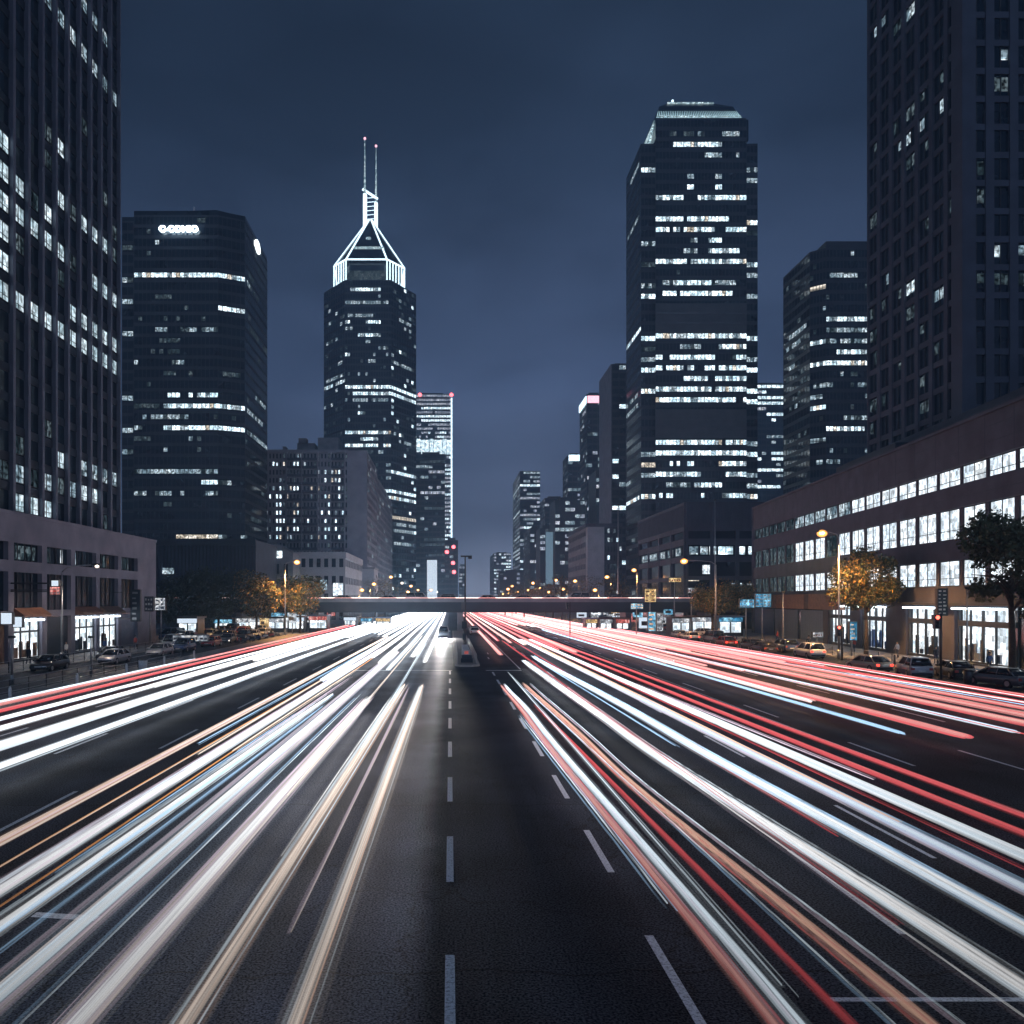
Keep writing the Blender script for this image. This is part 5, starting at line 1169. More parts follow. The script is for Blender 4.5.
# ------------------------------------------------------------------ trees
def make_tree(name, label, x, y, h, rx, rz, seed, n=2600, group='street trees', leaf=('leaf_dark', 'leaf_light'), low=.32):
    r = random.Random(seed); root = empty(name, (x, y, 0), label, 'tree', group)
    zc = h - rz; b = MB(); tops = []
    b.tube([(0, 0, 0), (.1, .05, zc * .35), (-.05, .1, zc * .8), (0, 0, zc)], [.28, .22, .18, .12], 8)
    for k in range(7):
        a = k * 2.4 + r.random(); e = (math.cos(a) * rx * .62, math.sin(a) * rx * .62, zc + rz * r.uniform(-.3, .55)); s = zc * r.uniform(.5, .85)
        b.tube([(0, 0, s), (e[0] * .45, e[1] * .45, (s + e[2]) * .52), e], [.12, .08, .03], 6); tops.append(e)
    b.obj('trunk', M['bark'], root, True)
    # clumps of leaves, gaps between
    cl = []
    for k in range(26):
        a = r.uniform(0, 6.28); q = r.random() ** .45; ph = r.uniform(-1, 1)
        cl.append((math.cos(a) * rx * .8 * q * math.sqrt(1 - ph * ph * .6), math.sin(a) * rx * .8 * q * math.sqrt(1 - ph * ph * .6), zc + ph * rz * .8, r.uniform(.2, .38) * rx))
    b = MB()
    for k in range(n):
        c = r.choice(cl); v = Vector((r.gauss(0, 1), r.gauss(0, 1), r.gauss(0, .8))).normalized() * c[3] * (r.random() ** .4) * 1.15
        p = Vector(c[:3]) + v; s = r.uniform(.10, .24) * (1 if rx < 5 else 1.25)
        nx = Vector((r.gauss(0, 1), r.gauss(0, 1), r.gauss(0, 1))).normalized(); u = nx.orthogonal().normalized(); w = nx.cross(u)
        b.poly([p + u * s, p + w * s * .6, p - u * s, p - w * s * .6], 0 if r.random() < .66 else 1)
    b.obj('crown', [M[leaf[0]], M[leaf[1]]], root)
    return root
TS = [('broad dark tree, leftmost behind the parked cars', 183, 150, 11.2, 6.6, 4.6, 6500), ('large dark tree second from the left behind the parked cars', 218, 152, 12.6, 6.8, 5.0, 6500),
      ('tree lit orange by the lamp on the left', 256, 149, 11.6, 5.2, 4.5, 6500), ('dark tree right of the orange lit one on the left', 300, 158, 10.8, 5.4, 3.9, 6000),
      ('tree lit orange by the brightest street lamp on the right', 866, 93.5, 12.3, 4.3, 3.6, 7500), ('dark leafy tree cut by the right picture edge', 1012, 63, 13.4, 4.4, 4.4, 8000),
      ('small orange tree by the white kiosk strip on the right', 712, 138, 10.4, 4.0, 3.0, 5000), ('dark small tree beside the orange one near the kiosk strip', 738, 142, 9.4, 3.2, 2.6, 3500)]
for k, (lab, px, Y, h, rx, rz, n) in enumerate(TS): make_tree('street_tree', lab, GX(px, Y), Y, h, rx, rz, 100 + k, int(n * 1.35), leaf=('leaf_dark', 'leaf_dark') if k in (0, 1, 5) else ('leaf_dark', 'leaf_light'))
FT = [(505, 300), (516, 330), (533, 300), (545, 262), (562, 250), (553, 280), (612, 225), (620, 240), (385, 290), (400, 300), (375, 262), (418, 330), (590, 245), (524, 270)]
for k, (px, Y) in enumerate(FT):
    make_tree('street_tree', '%s tree beyond the flyover on the %s, %s of that far row' % ('dark' if k % 3 else 'lamplit', 'left' if px < 450 else 'right', ORD[k]), GX(px, Y), Y, 11 + (k * 1.7) % 3.5, 4.6, 3.8, 200 + k, 900, group='trees beyond the flyover')

# ------------------------------------------------------------------ cars
def loft(mb, secs, mi=0):
    n = len(secs[0]); b = len(mb.v)
    for s in secs: mb.v += [tuple(p) for p in s]
    for i in range(len(secs) - 1):
        for j in range(n):
            j2 = (j + 1) % n; mb.f.append((b+i*n+j, b+i*n+j2, b+(i+1)*n+j2, b+(i+1)*n+j)); mb.m.append(mi)
    mb.f.append(tuple(b + j for j in reversed(range(n)))); mb.m.append(mi)
    k = len(secs) - 1; mb.f.append(tuple(b + k*n + j for j in range(n))); mb.m.append(mi)
def car_proto(kind):
    """front faces +Y; kinds: sedan, suv, van"""
    S = dict(sedan=dict(L=4.6, W=.90, belt=.93, roof=1.44, a=(-2.0, -1.25, .45, 1.25), hood=.82, trunk=.95),
             suv=dict(L=4.6, W=.93, belt=1.05, roof=1.70, a=(-2.2, -1.95, .45, 1.2), hood=1.0, trunk=1.05),
             van=dict(L=4.9, W=.95, belt=1.15, roof=2.0, a=(-2.4, -2.3, 1.2, 2.0), hood=1.05, trunk=1.15))[kind]
    root = bpy.data.objects.new('parked_car', None); COL.objects.link(root)
    L2 = S['L'] / 2; W_ = S['W']; b = MB()
    def sec(y, w, zb, zt): return [(-w * .86, y, zb), (w * .86, y, zb), (w, y, zb + .12), (w * 1.0, y, (zb + zt) / 2 + .08), (w * .95, y, zt - .06), (w * .84, y, zt), (-w * .84, y, zt), (-w * .95, y, zt - .06), (-w * 1.0, y, (zb + zt) / 2 + .08), (-w, y, zb + .12)]
    st = [(-L2, .86, .38, S['trunk'] - .12), (-L2 + .12, .95, .26, S['trunk'] - .03), (-L2 + .6, 1, .22, S['trunk']), (S['a'][0], 1, .2, S['belt']), (0, 1, .2, S['belt']), (S['a'][3], 1, .2, S['belt'] - .02), (L2 - .5, .98, .22, S['hood'] - .06), (L2 - .12, .92, .26, S['hood'] - .16), (L2, .82, .36, S['hood'] - .26)]
    st.sort(key=lambda t: t[0])
    loft(b, [sec(y, W_ * w, zb, zt) for y, w, zb, zt in st]); bodyo = b.obj('body', M['paint_silver'], root, True)
    a = S['a']; b = MB(); wb, wt = W_ * .90, W_ * .70; zb, zt = S['belt'] - .02, S['roof'] - .05
    def ring(y0, y1, w, z, r=.12): return [(-w, y0 + r, z), (-w + r, y0, z), (w - r, y0, z), (w, y0 + r, z), (w, y1 - r, z), (w - r, y1, z), (-w + r, y1, z), (-w, y1 - r, z)]
    loft(b, [ring(a[0], a[3], wb, zb), ring(a[1], a[2], wt, zt)]); b.obj('window', M['car_glass'], root, True)
    b = MB(); loft(b, [ring(a[1] - .03, a[2] + .03, wt + .01, zt), ring(a[1] + .04, a[2] - .04, wt - .06, S['roof'])])
    for sx in (-1, 1):
        for yb_, yt in ((a[0] + .04, a[1] + .02), (a[3] - .04, a[2] - .02), ((a[0] + a[3]) / 2 - .1, (a[1] + a[2]) / 2 - .1)):
            b.tube([(sx * (wb + .005), yb_, zb), (sx * (wt + .005), yt, zt + .02)], .045, 5)
    b.obj('roof', M['paint_silver'], root, True)
    for sx in (-1, 1):
        for yy in (-L2 + .85, L2 - .85):
            b = MB(); x0 = sx * W_ * .80
            b.tube([(x0 - .11, yy, .33), (x0 + .13 * (1 if sx > 0 else -1) + (.11 if sx < 0 else 0), yy, .33)] if False else [(sx * W_ * .76, yy, .33), (sx * (W_ + .015), yy, .33)], .33, 16); wh = b.obj('wheel', M['black_rubber'], root, False)
            b = MB(); b.tube([(sx * (W_ + .005), yy, .33), (sx * (W_ + .028), yy, .33)], .2, 10); b.obj('rim', M['steel'], wh)
        b = MB(); b.box(min(sx * W_ * .55, sx * W_ * .86), max(sx * W_ * .55, sx * W_ * .86), L2 - .16, L2 - .015, S['hood'] - .42, S['hood'] - .27); b.obj('headlight', M['plate_white'], root)
        b = MB(); b.box(min(sx * W_ * .58, sx * W_ * .88), max(sx * W_ * .58, sx * W_ * .88), -L2 - .015, -L2 + .14, S['trunk'] - .36, S['trunk'] - .16); b.obj('tail_light', M['cloth_red'], root)
        b = MB(); b.box(min(sx * W_, sx * (W_ + .16)), max(sx * W_, sx * (W_ + .16)), a[3] - .35, a[3] - .18, S['belt'] - .02, S['belt'] + .13); b.obj('mirror', M['paint_silver'], root)
    b = MB(); b.box(-.26, .26, -L2 - .03, -L2 + .02, .55, .67); b.box(-.26, .26, L2 - .03, L2 + .03, .42, .54); b.obj('number_plate', M['plate_white'], root)
    b = MB(); b.box(-W_ * .8, W_ * .8, -L2 - .04, -L2 + .1, .28, .48); b.box(-W_ * .75, W_ * .75, L2 - .1, L2 + .04, .28, .46); b.obj('bumper', M['dark_metal'], root)
    return root
PROTO = {k: car_proto(k) for k in ('sedan', 'suv', 'van')}
usedp = set(); paintcache = {}
def put_car(kind, color, x, y, rz, label, group, lit=None, z=.004):
    src = PROTO[kind]
    c = copy_tree(src)
    c.location = (x, y, z); c.rotation_euler = (0, 0, rz); tag(c, label, 'car', group)
    for ch in c.children:
        if ch.name.split('.')[0] in ('body', 'roof', 'mirror'):
            ch.material_slots[0].link = 'OBJECT'; ch.material_slots[0].material = M['paint_' + color]
        if lit == 'tail' and ch.name.startswith('tail_light'): ch.material_slots[0].link = 'OBJECT'; ch.material_slots[0].material = M['tail_red']
        if lit == 'head' and ch.name.startswith('headlight'): ch.material_slots[0].link = 'OBJECT'; ch.material_slots[0].material = M['head_white']
    return c
GL_, GR_ = 'cars parked along the left side street', 'cars parked along the right kerb'
names = dict(silver='silver', white='white', black='black', red='red', grey='grey', blue='dark blue', beige='beige')
left = [('sedan', 'silver', -34.6, 82.5, 0), ('sedan', 'silver', -33.9, 93.5, 0), ('sedan', 'black', -36.8, 87, 0), ('suv', 'blue', -33.6, 101, 0), ('sedan', 'red', -33.4, 112, 0), ('van', 'white', -36.6, 106, 0), ('sedan', 'grey', -33.6, 121, 0), ('suv', 'black', -33.2, 129, 0),
        ('sedan', 'white', -33.4, 136, 0), ('sedan', 'beige', -36.4, 132, 0), ('sedan', 'silver', -33.6, 143.5, 0), ('suv', 'red', -36.6, 141, 0), ('sedan', 'black', -37, 74, 0), ('sedan', 'white', -37, 118, 0)]
left.sort(key=lambda t: t[3])
for k, (kd, c, x, y, rz) in enumerate(left):
    put_car(kd, c, x, y, math.pi + R.uniform(-.03, .03), '%s %s parked on the left side street, %s car of its row' % (names[c], {'sedan': 'saloon', 'suv': 'off-roader', 'van': 'van'}[kd], ORD[k]), GL_, 'head' if k in (5, 8) else None)
right = [('sedan', 'beige', 38.4, 73.4, .12, 'tail'), ('suv', 'silver', 39.5, 68.2, -.25, None), ('suv', 'white', 40.6, 90.5, .0, 'tail'), ('sedan', 'black', 42.2, 67.0, -.2, None), ('sedan', 'grey', 41.5, 60.5, .25, None), ('sedan', 'black', 39.2, 104, 0, None), ('sedan', 'red', 38.6, 112, 0, 'tail'),
         ('van', 'grey', 39.2, 119, 0, None), ('sedan', 'white', 38.5, 128, 0, 'tail'), ('suv', 'blue', 41.8, 100, 0, None), ('sedan', 'silver', 38.6, 135, 0, None), ('sedan', 'black', 38.4, 98, 0, None)]
right.sort(key=lambda t: t[3])
for k, (kd, c, x, y, rz, lt) in enumerate(right):
    put_car(kd, c, x, y, rz, '%s %s parked at the right kerb, %s car of its row' % (names[c], {'sedan': 'saloon', 'suv': 'off-roader', 'van': 'van'}[kd], ORD[k]), GR_, lt)
# halted cars far behind the island, both sides of the pole
mid = [('sedan', 'white', 4.6, 150, 'tail'), ('van', 'white', -1.1, 138, 'head'), ('sedan', 'silver', 4.7, 158, 'tail')]
for k, (kd, c, x, y, lt) in enumerate(mid):
    if lt == 'head':
        for sx in (-.62, .62):
            L = bpy.data.lights.new('headlight_beam', 'SPOT'); L.energy = 9000; L.color = (1, .93, .93); L.spot_size = D2R(70); L.spot_blend = .9; L.shadow_soft_size = .12  # strong beam added to throw headlight glare on the road
            lo = bpy.data.objects.new('headlight_beam', L); COL.objects.link(lo); lo.location = (x + sx, y - 2.5, .75); lo.rotation_euler = (D2R(-86), 0, 0)
    put_car(kd, c, x, y, math.pi if lt == 'head' else 0, '%s %s standing %s of the island before the flyover, %s of the three' % (names[c], {'sedan': 'saloon', 'van': 'van'}[kd], 'right' if x > 2 else 'left', ORD[k] if k else 'first'), 'cars standing beside the island')
for k in range(15):
    x = -52 + k * 7.4 + R.uniform(-1.5, 1.5); kd, c = (('sedan', 'silver'), ('van', 'white'), ('suv', 'black'), ('sedan', 'red'), ('sedan', 'grey'))[k % 5]
    put_car(kd, c, x, 171.6 + (k % 2) * 3.6, D2R(90 if k % 2 else -90), '%s %s crossing on the flyover, %s from its left end' % (names[c], {'sedan': 'saloon', 'suv': 'off-roader', 'van': 'van'}[kd], ORD[k] if k else 'first'), 'cars crossing the flyover', 'head' if k % 2 else 'tail', ZFLY - .3)
for k in range(16):
    rt = k < 7; x = (44.5 + (k % 3) * 3.1) if rt else -37.2 - (k % 3) * 3.2; y = 141 + k * 4.1 if rt else 121 + (k - 7) * 4.6
    kd, c = (('sedan', 'white'), ('sedan', 'red'), ('suv', 'silver'), ('van', 'blue'), ('sedan', 'black'))[k % 5]
    put_car(kd, c, x, y, (0 if rt else math.pi) + R.uniform(-.3, .3), '%s %s in the crowded forecourt on the %s, %s of that lot' % (names[c], {'sedan': 'saloon', 'suv': 'off-roader', 'van': 'van'}[kd], 'right' if rt else 'left', ORD[k if rt else k - 7]), 'cars in the forecourts', ('head', 'tail', None)[k % 3], .14)
for p in PROTO.values():
    for ch in list(p.children):
        for g in list(ch.children): bpy.data.objects.remove(g)
        bpy.data.objects.remove(ch)
    bpy.data.objects.remove(p)

# ------------------------------------------------------------------ scooters
def scooter():
    root = bpy.data.objects.new('scooter', None); COL.objects.link(root)
    for yy in (-.62, .62):
        b = MB(); n = 14
        for k in range(n):
            t0, t1 = 2 * math.pi * k / n, 2 * math.pi * (k + 1) / n
            b.tube([(0, yy + .2 * math.cos(t0), .25 + .2 * math.sin(t0)), (0, yy + .2 * math.cos(t1), .25 + .2 * math.sin(t1))], .06, 5)
        b.ball((0, yy, .25), .08, 6); b.obj('wheel', M['black_rubber'], root)
    b = MB(); loft(b, [[(-.05, -.85, .6), (.05, -.85, .6), (.05, -.85, .7), (-.05, -.85, .7)], [(-.17, -.6, .42), (.17, -.6, .42), (.15, -.6, .76), (-.15, -.6, .76)], [(-.17, -.1, .3), (.17, -.1, .3), (.14, -.1, .72), (-.14, -.1, .72)], [(-.15, .05, .26), (.15, .05, .26), (.13, .05, .36), (-.13, .05, .36)], [(-.15, .38, .28), (.15, .38, .28), (.13, .4, .4), (-.13, .4, .4)], [(-.16, .5, .5), (.16, .5, .5), (.1, .46, .95), (-.1, .46, .95)]])
    b.obj('body', M['paint_red'], root, True)
    b = MB(); b.box(-.14, .14, -.75, .0, .74, .84); b.obj('seat', M['black_rubber'], root)
    b = MB(); b.tube([(0, .62, .25), (0, .48, .98)], .035, 6); b.tube([(-.32, .42, 1.02), (0, .48, 1.0), (.32, .42, 1.02)], .022, 6); b.obj('handlebar', M['dark_metal'], root)
    b = MB(); b.ball((0, .56, .9), .08, 8); b.obj('headlight', M['plate_white'], root)
    return root
sp = scooter()
spots = [(36.9 + .1 * k % .7, 104 + k * 1.15) for k in range(0)] + [(42.9 + (k % 3) * .35, 103 + k * 1.9) for k in range(13)] + [(-31.0 - (k % 2) * .9, 119 + k * 2.3) for k in range(11)]
cols = ['red', 'black', 'silver', 'blue', 'black', 'white', 'grey']
for k, (x, y) in enumerate(spots):
    c = copy_tree(sp); c.location = (x, y, .004 if x > 0 and x < 43.5 else .004); c.rotation_euler = (0, D2R(6), R.uniform(.9, 1.7) * (1 if x < 0 else -1))
    if x > 43.6: c.location.z = .14
    col = cols[k % 7]; idx = k if k < 13 else k - 13
    tag(c, '%s scooter on its stand in the %s scooter row, %s from its near end' % (names[col], 'right' if x > 0 else 'left', ORD[idx]), 'scooter', 'parked scooters')
    for ch in c.children:
        if ch.name.startswith('body'): ch.material_slots[0].link = 'OBJECT'; ch.material_slots[0].material = M['paint_' + col]
for ch in list(sp.children): bpy.data.objects.remove(ch)
bpy.data.objects.remove(sp)

# ------------------------------------------------------------------ people (one skinned surface each)
def person_mesh(pose, shirt, trousers):
    me = bpy.data.meshes.new('person'); s = pose
    J = [(0, 0, .95), (0, 0, 1.15), (0, 0, 1.38), (0, 0, 1.50), (0, .01, 1.62), (0, .02, 1.74),
         (.10, 0, .92), (.11, .10 * s, .50), (.11, -.02 + .06 * s, .09), (.11, .14 + .06 * s, .04),
         (-.10, 0, .92), (-.11, -.08 * s, .50), (-.11, -.30 * s, .10), (-.11, .14 - .30 * s, .05),
         (.19, 0, 1.40), (.23, -.06 * s, 1.13), (.22, .08 - .08 * s, .88), (.22, .12 - .08 * s, .78),
         (-.19, 0, 1.40), (-.23, .10 * s, 1.13), (-.22, .12 + .12 * s, .90), (-.22, .16 + .12 * s, .80)]
    E = [(0, 1), (1, 2), (2, 3), (3, 4), (4, 5), (0, 6), (6, 7), (7, 8), (8, 9), (0, 10), (10, 11), (11, 12), (12, 13), (2, 14), (14, 15), (15, 16), (16, 17), (2, 18), (18, 19), (19, 20), (20, 21)]
    rad = [(.15, .11), (.14, .10), (.16, .11), (.055, .055), (.085, .095), (.07, .085), (.10, .10), (.065, .07), (.045, .05), (.045, .035), (.10, .10), (.065, .07), (.045, .05), (.045, .035), (.06, .06), (.045, .045), (.032, .032), (.035, .025), (.06, .06), (.045, .045), (.032, .032), (.035, .025)]
    me.from_pydata(J, E, []); o = bpy.data.objects.new('person', me); COL.objects.link(o)
    md = o.modifiers.new('s', 'SKIN'); o.modifiers.new('d', 'SUBSURF').levels = 1
    for v, r_ in zip(me.skin_vertices[0].data, rad): v.radius = r_
    me.skin_vertices[0].data[0].use_root = True
    bpy.context.view_layer.update()
    dg = bpy.context.evaluated_depsgraph_get(); m2 = bpy.data.meshes.new_from_object(o.evaluated_get(dg)); bpy.data.objects.remove(o)
    m2.materials.clear()
    for n_ in (shirt, trousers, 'skin', 'shoe'): m2.materials.append(M[n_])
    for p in m2.polygons:
        z = p.center.z; p.use_smooth = True
        p.material_index = 3 if z < .09 else (1 if z < .94 and abs(p.center.x) < .19 else (2 if z > 1.5 or (abs(p.center.x) > .17 and z < .93) else 0))
    return m2
pm = {}
pp = [(49.2, 88, 'white shirt', 'cloth_white', 1, .3), (48.0, 79, 'dark jacket', 'cloth_dark', .6, 2.8), (47.2, 70, 'blue top', 'cloth_blue', 1, 3.0), (49.5, 98, 'red top', 'cloth_red', .8, .2), (46.2, 103, 'dark jacket', 'cloth_dark', 1, 0),
      (-41.6, 79, 'dark jacket', 'cloth_dark', 1, .1), (-42.2, 88, 'white shirt', 'cloth_white', .7, 3), (-41.0, 95, 'blue top', 'cloth_blue', 1, .2), (-40.5, 103, 'red top', 'cloth_red', .9, 3.1),
      (44.7, 133, 'white shirt', 'cloth_white', 1, 0), (45.6, 138, 'dark jacket', 'cloth_dark', 1, 3), (-39.4, 124, 'white shirt', 'cloth_white', 1, 0), (-40, 131, 'dark jacket', 'cloth_dark', .5, 3), (-39.2, 139, 'blue top', 'cloth_blue', .8, 1)] + [(R.uniform(44, 50) if k % 2 else R.uniform(-41, -38.6), R.uniform(118, 158), ('white shirt', 'red top', 'dark jacket', 'blue top')[k % 4], ('cloth_white', 'cloth_red', 'cloth_dark', 'cloth_blue')[k % 4], 1 if k % 3 else .6, k) for k in range(14)]
for k, (x, y, d, sh, s, rz) in enumerate(pp):
    key = (sh, s)
    if key not in pm: pm[key] = person_mesh(s, sh, 'denim' if k % 2 else 'cloth_dark')
    root = empty('person', (x, y, .14), 'person in a %s walking on the %s pavement, %s of the walkers' % (d, 'right' if x > 0 else 'left', ORD[k]), 'person', 'walkers on the pavements', rz)
    o = bpy.data.objects.new('body', pm[key]); COL.objects.link(o); o.parent = root
    b = MB(); b.ball((0, -.02, 1.755), .098, 10, sz=.85); b.obj('hair', M['hair'], root, True)

# ------------------------------------------------------------------ signs, kiosks and street clutter
def board(name, label, pa, pb, pt, pq, Y, m, post=True, frame=True, marks=None, thick=.3, hang=None, mm='dark_metal'):
    xa, xb, za, zb = GX(pa, Y), GX(pb, Y), ZZ(pq, Y), ZZ(pt, Y); cx = (xa + xb) / 2
    root = empty(name, (cx, Y, 0), label, 'sign'); w = (xb - xa) / 2
    b = MB(); b.box(-w, w, 0, thick, za, zb); b.obj('panel', M[m], root)
    if frame:
        b = MB(); f = .07; b.box(-w - f, w + f, -.04, thick + .04, zb, zb + f); b.box(-w - f, w + f, -.04, thick + .04, za - f, za); b.box(-w - f, -w, -.04, thick + .04, za, zb); b.box(w, w + f, -.04, thick + .04, za, zb); b.obj('frame', M['dark_metal'], root)
    if post: b = MB(); b.tube([(0, thick + .12, 0), (0, thick + .12, zb)], .1, 8); b.obj('post', M['steel'], root, True)
    if hang is not None:       # bracket back to the wall
        b = MB(); b.box(min(0, hang), max(0, hang), thick / 2 - .05, thick / 2 + .05, zb - .35, zb - .25); b.box(min(0, hang), max(0, hang), thick / 2 - .05, thick / 2 + .05, za + .25, za + .35); b.obj('bracket', M['dark_metal'], root)
    if marks:
        b = MB(); rr = random.Random(int(pa)); nr, nc = marks; hh = (zb - za) / nr
        for i in range(nr):
            for j in range(nc):
                x0 = -w + (j + .15) * 2 * w / nc; x1 = x0 + 2 * w / nc * rr.uniform(.35, .7); z0_ = za + (i + .25) * hh
                b.box(x0, x1, -.03, -.005, z0_, z0_ + hh * rr.uniform(.25, .5))
        b.obj('lettering', M[mm], root)
    return root
board('shop_sign', 'row of round white lit lamps sign at the left edge', 1, 12, 613, 624, 72, 'slab_white', post=False, hang=-6)
board('shop_sign', 'square white lit sign beside the round ones at the left edge', 13, 22, 617, 627, 74, 'slab_white', post=False, hang=-5.5)
board('shop_sign', 'red and white lit box sign hanging on the pink podium', 50, 60, 587, 594.5, 80, 'sign_red', post=False, hang=-5, marks=(2, 3), mm='plate_white')
board('shop_sign', 'small white lit box sign above the red one on the podium', 51.5, 58.5, 580.5, 586, 80, 'slab_white', post=False, hang=-5)
board('shop_sign', 'tall dark vertical sign at the far end of the pink podium', 131, 140, 590, 621, 106, 'dark_panel', post=False, hang=-3, marks=(6, 1), mm='steel')
board('billboard', 'dark framed poster board at the podium corner', 145, 153, 597, 611, 112, 'grey_panel', marks=(3, 3), mm='plate_white')
board('billboard', 'blue poster board right of the dark framed one', 155, 165, 598, 610, 118, 'sign_pale', marks=(3, 2), mm='shutter_blue')
board('bus_stop_sign', 'long white banner board above the parked cars on the left', 173, 208, 635.5, 641, 104, 'sign_pale', post=True, marks=(1, 8), mm='dark_panel')
board('direction_sign', 'small blue lit direction sign by the flyover', 631, 643, 603.5, 609, 135, 'sign_blue', marks=(2, 4), mm='plate_white')
board('billboard', 'yellow lit board standing above the flyover end', 645, 656, 589, 602, 140, 'sign_yellow', marks=(3, 2), mm='wood_brown')
board('billboard', 'tall blue lit advertising column panel right of the yellow board', 648, 655.5, 612, 631, 136, 'sign_blue', marks=(4, 1), mm='plate_white')
board('billboard', 'pale lit panel beside the tall blue one', 657, 663, 613, 631, 137, 'sign_pale', marks=(4, 2), mm='shutter_blue')
board('direction_sign', 'cyan lit sign before the grey podium', 740, 754, 599.5, 607.5, 120, 'sign_blue', marks=(2, 5), mm='plate_white')
board('billboard', 'cyan lit gridded board at the near end of the long brown building', 755.5, 771, 594, 607, 116, 'sign_blue', marks=(4, 4), mm='plate_white')
board('shop_sign', 'orange lit sign on the dark shopfront right', 813, 823, 632.5, 637, 100, 'sign_pale', marks=(1, 4), mm='wood_brown')
board('shop_sign', 'dark vertical banner with white strokes before the second lit shop', 938, 947, 589, 615, 74, 'dark_panel', post=True, marks=(7, 2), mm='plate_white')
board('billboard', 'blue and white lit poster stand below the lamplit tree', 850, 857, 622, 640, 90, 'sign_blue', marks=(4, 1), mm='plate_white')
board('shop_sign', 'small white lit sign among the red lights at the right', 688, 696, 588, 593, 150, 'sign_pale', marks=(1, 4), mm='cloth_red')
board('shop_sign', 'small reddish lit sign before the grey podium', 669, 681, 578, 582, 150, 'sign_yellow', marks=(1, 5), mm='cloth_red')

def kiosk(label, pa, pb, pt, Y, depth=4, m='shop_wall', roofm='dark_metal', head=None):
    xa, xb, z = GX(pa, Y), GX(pb, Y), ZZ(pt, Y); cx = (xa + xb) / 2; w = (xb - xa) / 2
    root = empty('shop_kiosk', (cx, Y, 0), label, 'kiosk', 'small lit shops at street level')
    b = MB(); b.box(-w, w, .1, depth, 0, z); b.obj('wall', M['grey_panel'], root)
    b = MB(); b.box(-w + .2, w - .2, 0.03, .09, .8, z - .9); b.obj('shop_window', M[m], root)
    b = MB(); n = max(2, int(w * 2 / 2.2))
    for k in range(n + 1): x = -w + 2 * w * k / n; b.box(x - .1, x + .1, -.08, .02, 0, z - .8)
    b.box(-w, w, -.06, .02, .0, .8); b.obj('front_frame', M['dark_metal'], root)
    b = MB(); b.box(-w - .3, w + .3, -1.0, depth + .2, z, z + .22); b.obj('roof', M[roofm], root)
    b = MB(); b.box(-w, w, -.35, -.1, z - .8, z - .1); b.obj('fascia', M[head or 'sign_pale'], root)
KS = [('white lit kiosk strip under the flyover end on the right', 672, 690, 618, 146, 'sign_pale'), ('long white lit shop strip right of the small orange tree', 692, 716, 617, 144, 'sign_pale'), ('white lit shop left of the cyan sign', 719, 742, 617, 140, 'sign_blue'),
      ('narrow lit kiosk beside the pale panel on the right', 600, 612, 619, 162, 'sign_pale'), ('reddish lit kiosk beneath the flyover on the right', 616, 629, 619, 160, 'sign_red'), ('pale kiosk left of the blue direction sign', 586, 597, 619, 164, 'sign_yellow'),
      ('bright white lit kiosk behind the parked red car on the left', 178, 197, 618, 128, 'slab_white'), ('blue lit shop under the trees on the left', 214, 232, 619, 160, 'sign_blue'), ('white lit shop under the orange tree on the left', 236, 262, 618, 161, 'sign_pale'),
      ('small lit shop right of the orange tree trunk', 266, 284, 618, 162, 'sign_pale'), ('lit shop with a bright fascia beneath the dark tree on the left', 288, 304, 617, 160, 'slab_white'), ('reddish lit shop at the left flyover end', 309, 327, 616, 163, 'sign_red'),
      ('pale kiosk below the left flyover end', 344, 356, 617, 186, 'slab_white'), ('blue lit kiosk right of the pale one under the flyover', 361, 372, 618, 190, 'sign_blue'), ('warm lit kiosk under the middle of the flyover on the left', 376, 390, 618, 192, 'sign_yellow')]
for k, (lab, pa, pb, pt, Y, hd) in enumerate(KS): kiosk(lab, pa, pb, pt, Y, head=hd, roofm=('dark_metal', 'wood_brown', 'shutter_blue')[k % 3])

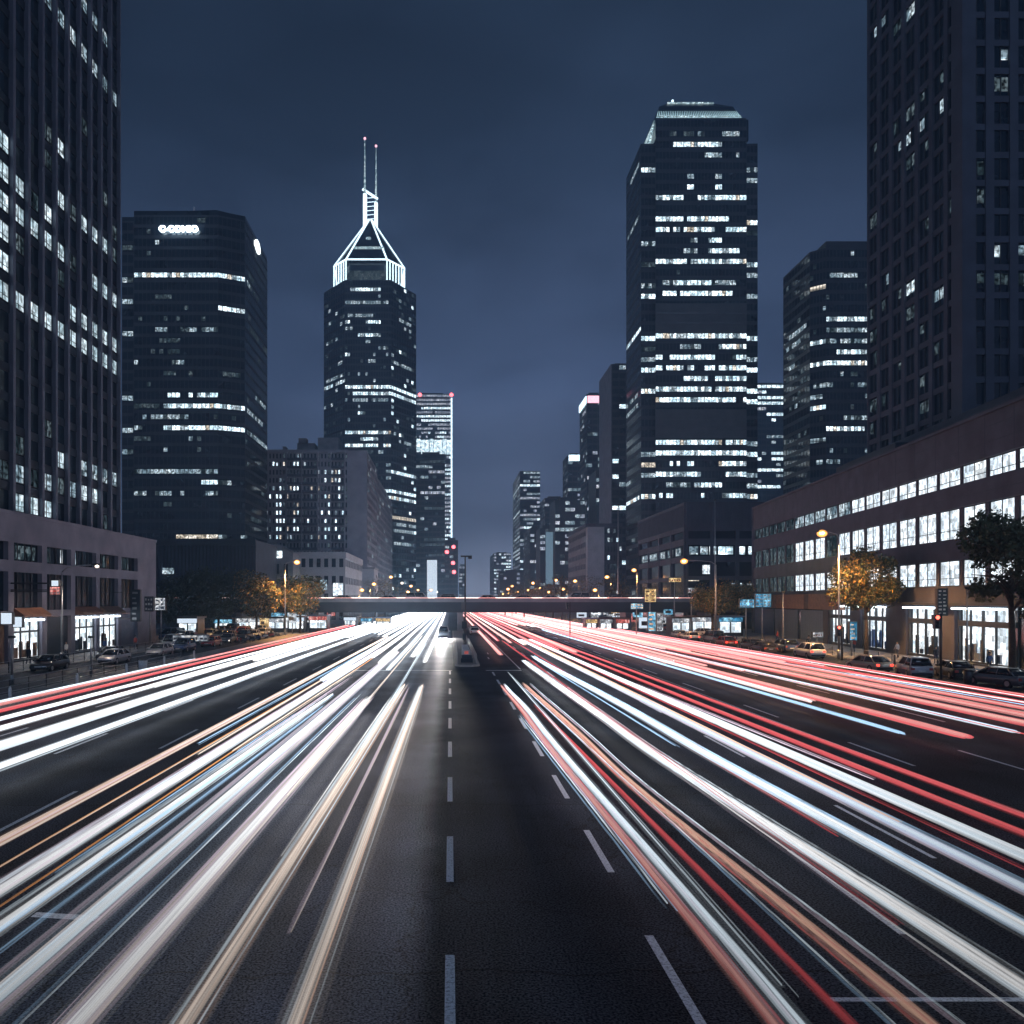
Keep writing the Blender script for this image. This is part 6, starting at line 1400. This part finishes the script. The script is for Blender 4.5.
rs = random.Random(77)
nl = nr_ = 0
for k in range(34):
    rt = k % 2 == 0; Y = 150 + (k // 2) * 6.2 + rs.uniform(-2, 2)
    x = rs.uniform(38.5, 47) if rt else rs.uniform(-41, -30); px = 450 + 800 * x / Y; wpx = rs.uniform(1.2, 3.0) * 400 / Y; zt = rs.uniform(2.6, 5.2); pt_ = 600 - 800 * (zt - H) / Y; hh = rs.uniform(.8, 2.4) * 800 / Y
    mm, cn = rs.choice((('sign_pale', 'pale'), ('sign_red', 'red'), ('sign_yellow', 'yellow'), ('sign_blue', 'blue'), ('slab_white', 'white'), ('shop_wall', 'bright white')))
    if rt: nr_ += 1; n_ = nr_
    else: nl += 1; n_ = nl
    board('shop_sign', 'small %s lit sign by the %s pavement near the flyover, %s sign there' % (cn, 'right' if rt else 'left', ORD[n_ - 1]), px - wpx, px + wpx, pt_, pt_ + hh, Y, mm, frame=False, marks=(1, 1), mm='dark_metal')
# bollards and litter bins by the kerbs
for k in range(9):
    b = MB(); b.tube([(0, 0, 0), (0, 0, .85)], .1, 10); b.tube([(0, 0, .85), (0, 0, .95)], [.1, .04], 10)
    x, y = (-27.5, 50 + k * 9) if k < 5 else (43.9, 58 + (k - 5) * 7)
    o = b.obj('bollard', M['white_paint' if k < 5 else 'dark_metal'], None, True, (x, y, .14)); tag(o, '%s bollard on the %s kerb, %s from the camera' % ('white' if k < 5 else 'dark', 'left' if k < 5 else 'right', ORD[k if k < 5 else k - 5]), 'bollard', 'bollards on the kerbs')
for k, (px, Y) in enumerate(((143, 73), (969, 62), (1001, 60))):
    root = empty('litter_bin', (GX(px, Y), Y, .0), ('pale litter bin behind the left railing', 'dark litter bin at the right edge', 'brown litter bin at the right edge')[k], 'litter bin')
    b = MB(); b.tube([(0, 0, 0), (0, 0, 1.0)], [.34, .4], 12); b.obj('bin', M[('white_paint', 'dark_metal', 'wood_brown')[k]], root, True)
    b = MB(); b.tube([(0, 0, 1.0), (0, 0, 1.12)], [.42, .25], 12); b.obj('lid', M['dark_metal'], root, True)

# ------------------------------------------------------------------ haze
HAZE = 0.0007
if HAZE:
    b = MB(); b.box(-950, 950, -80, 1700, -1.1, 330)
    m = bpy.data.materials.new('haze'); m.use_nodes = True; t = m.node_tree; t.nodes.clear()
    o = N(t, 'ShaderNodeOutputMaterial'); v = N(t, 'ShaderNodeVolumePrincipled'); v.inputs['Density'].default_value = HAZE; v.inputs['Color'].default_value = (.40, .68, 1.0, 1); v.inputs['Anisotropy'].default_value = .2
    t.links.new(v.outputs[0], o.inputs['Volume'])
    ob = b.obj('haze', m); tag(ob, 'thin bluish night haze filling the avenue', 'haze', None, 'stuff')
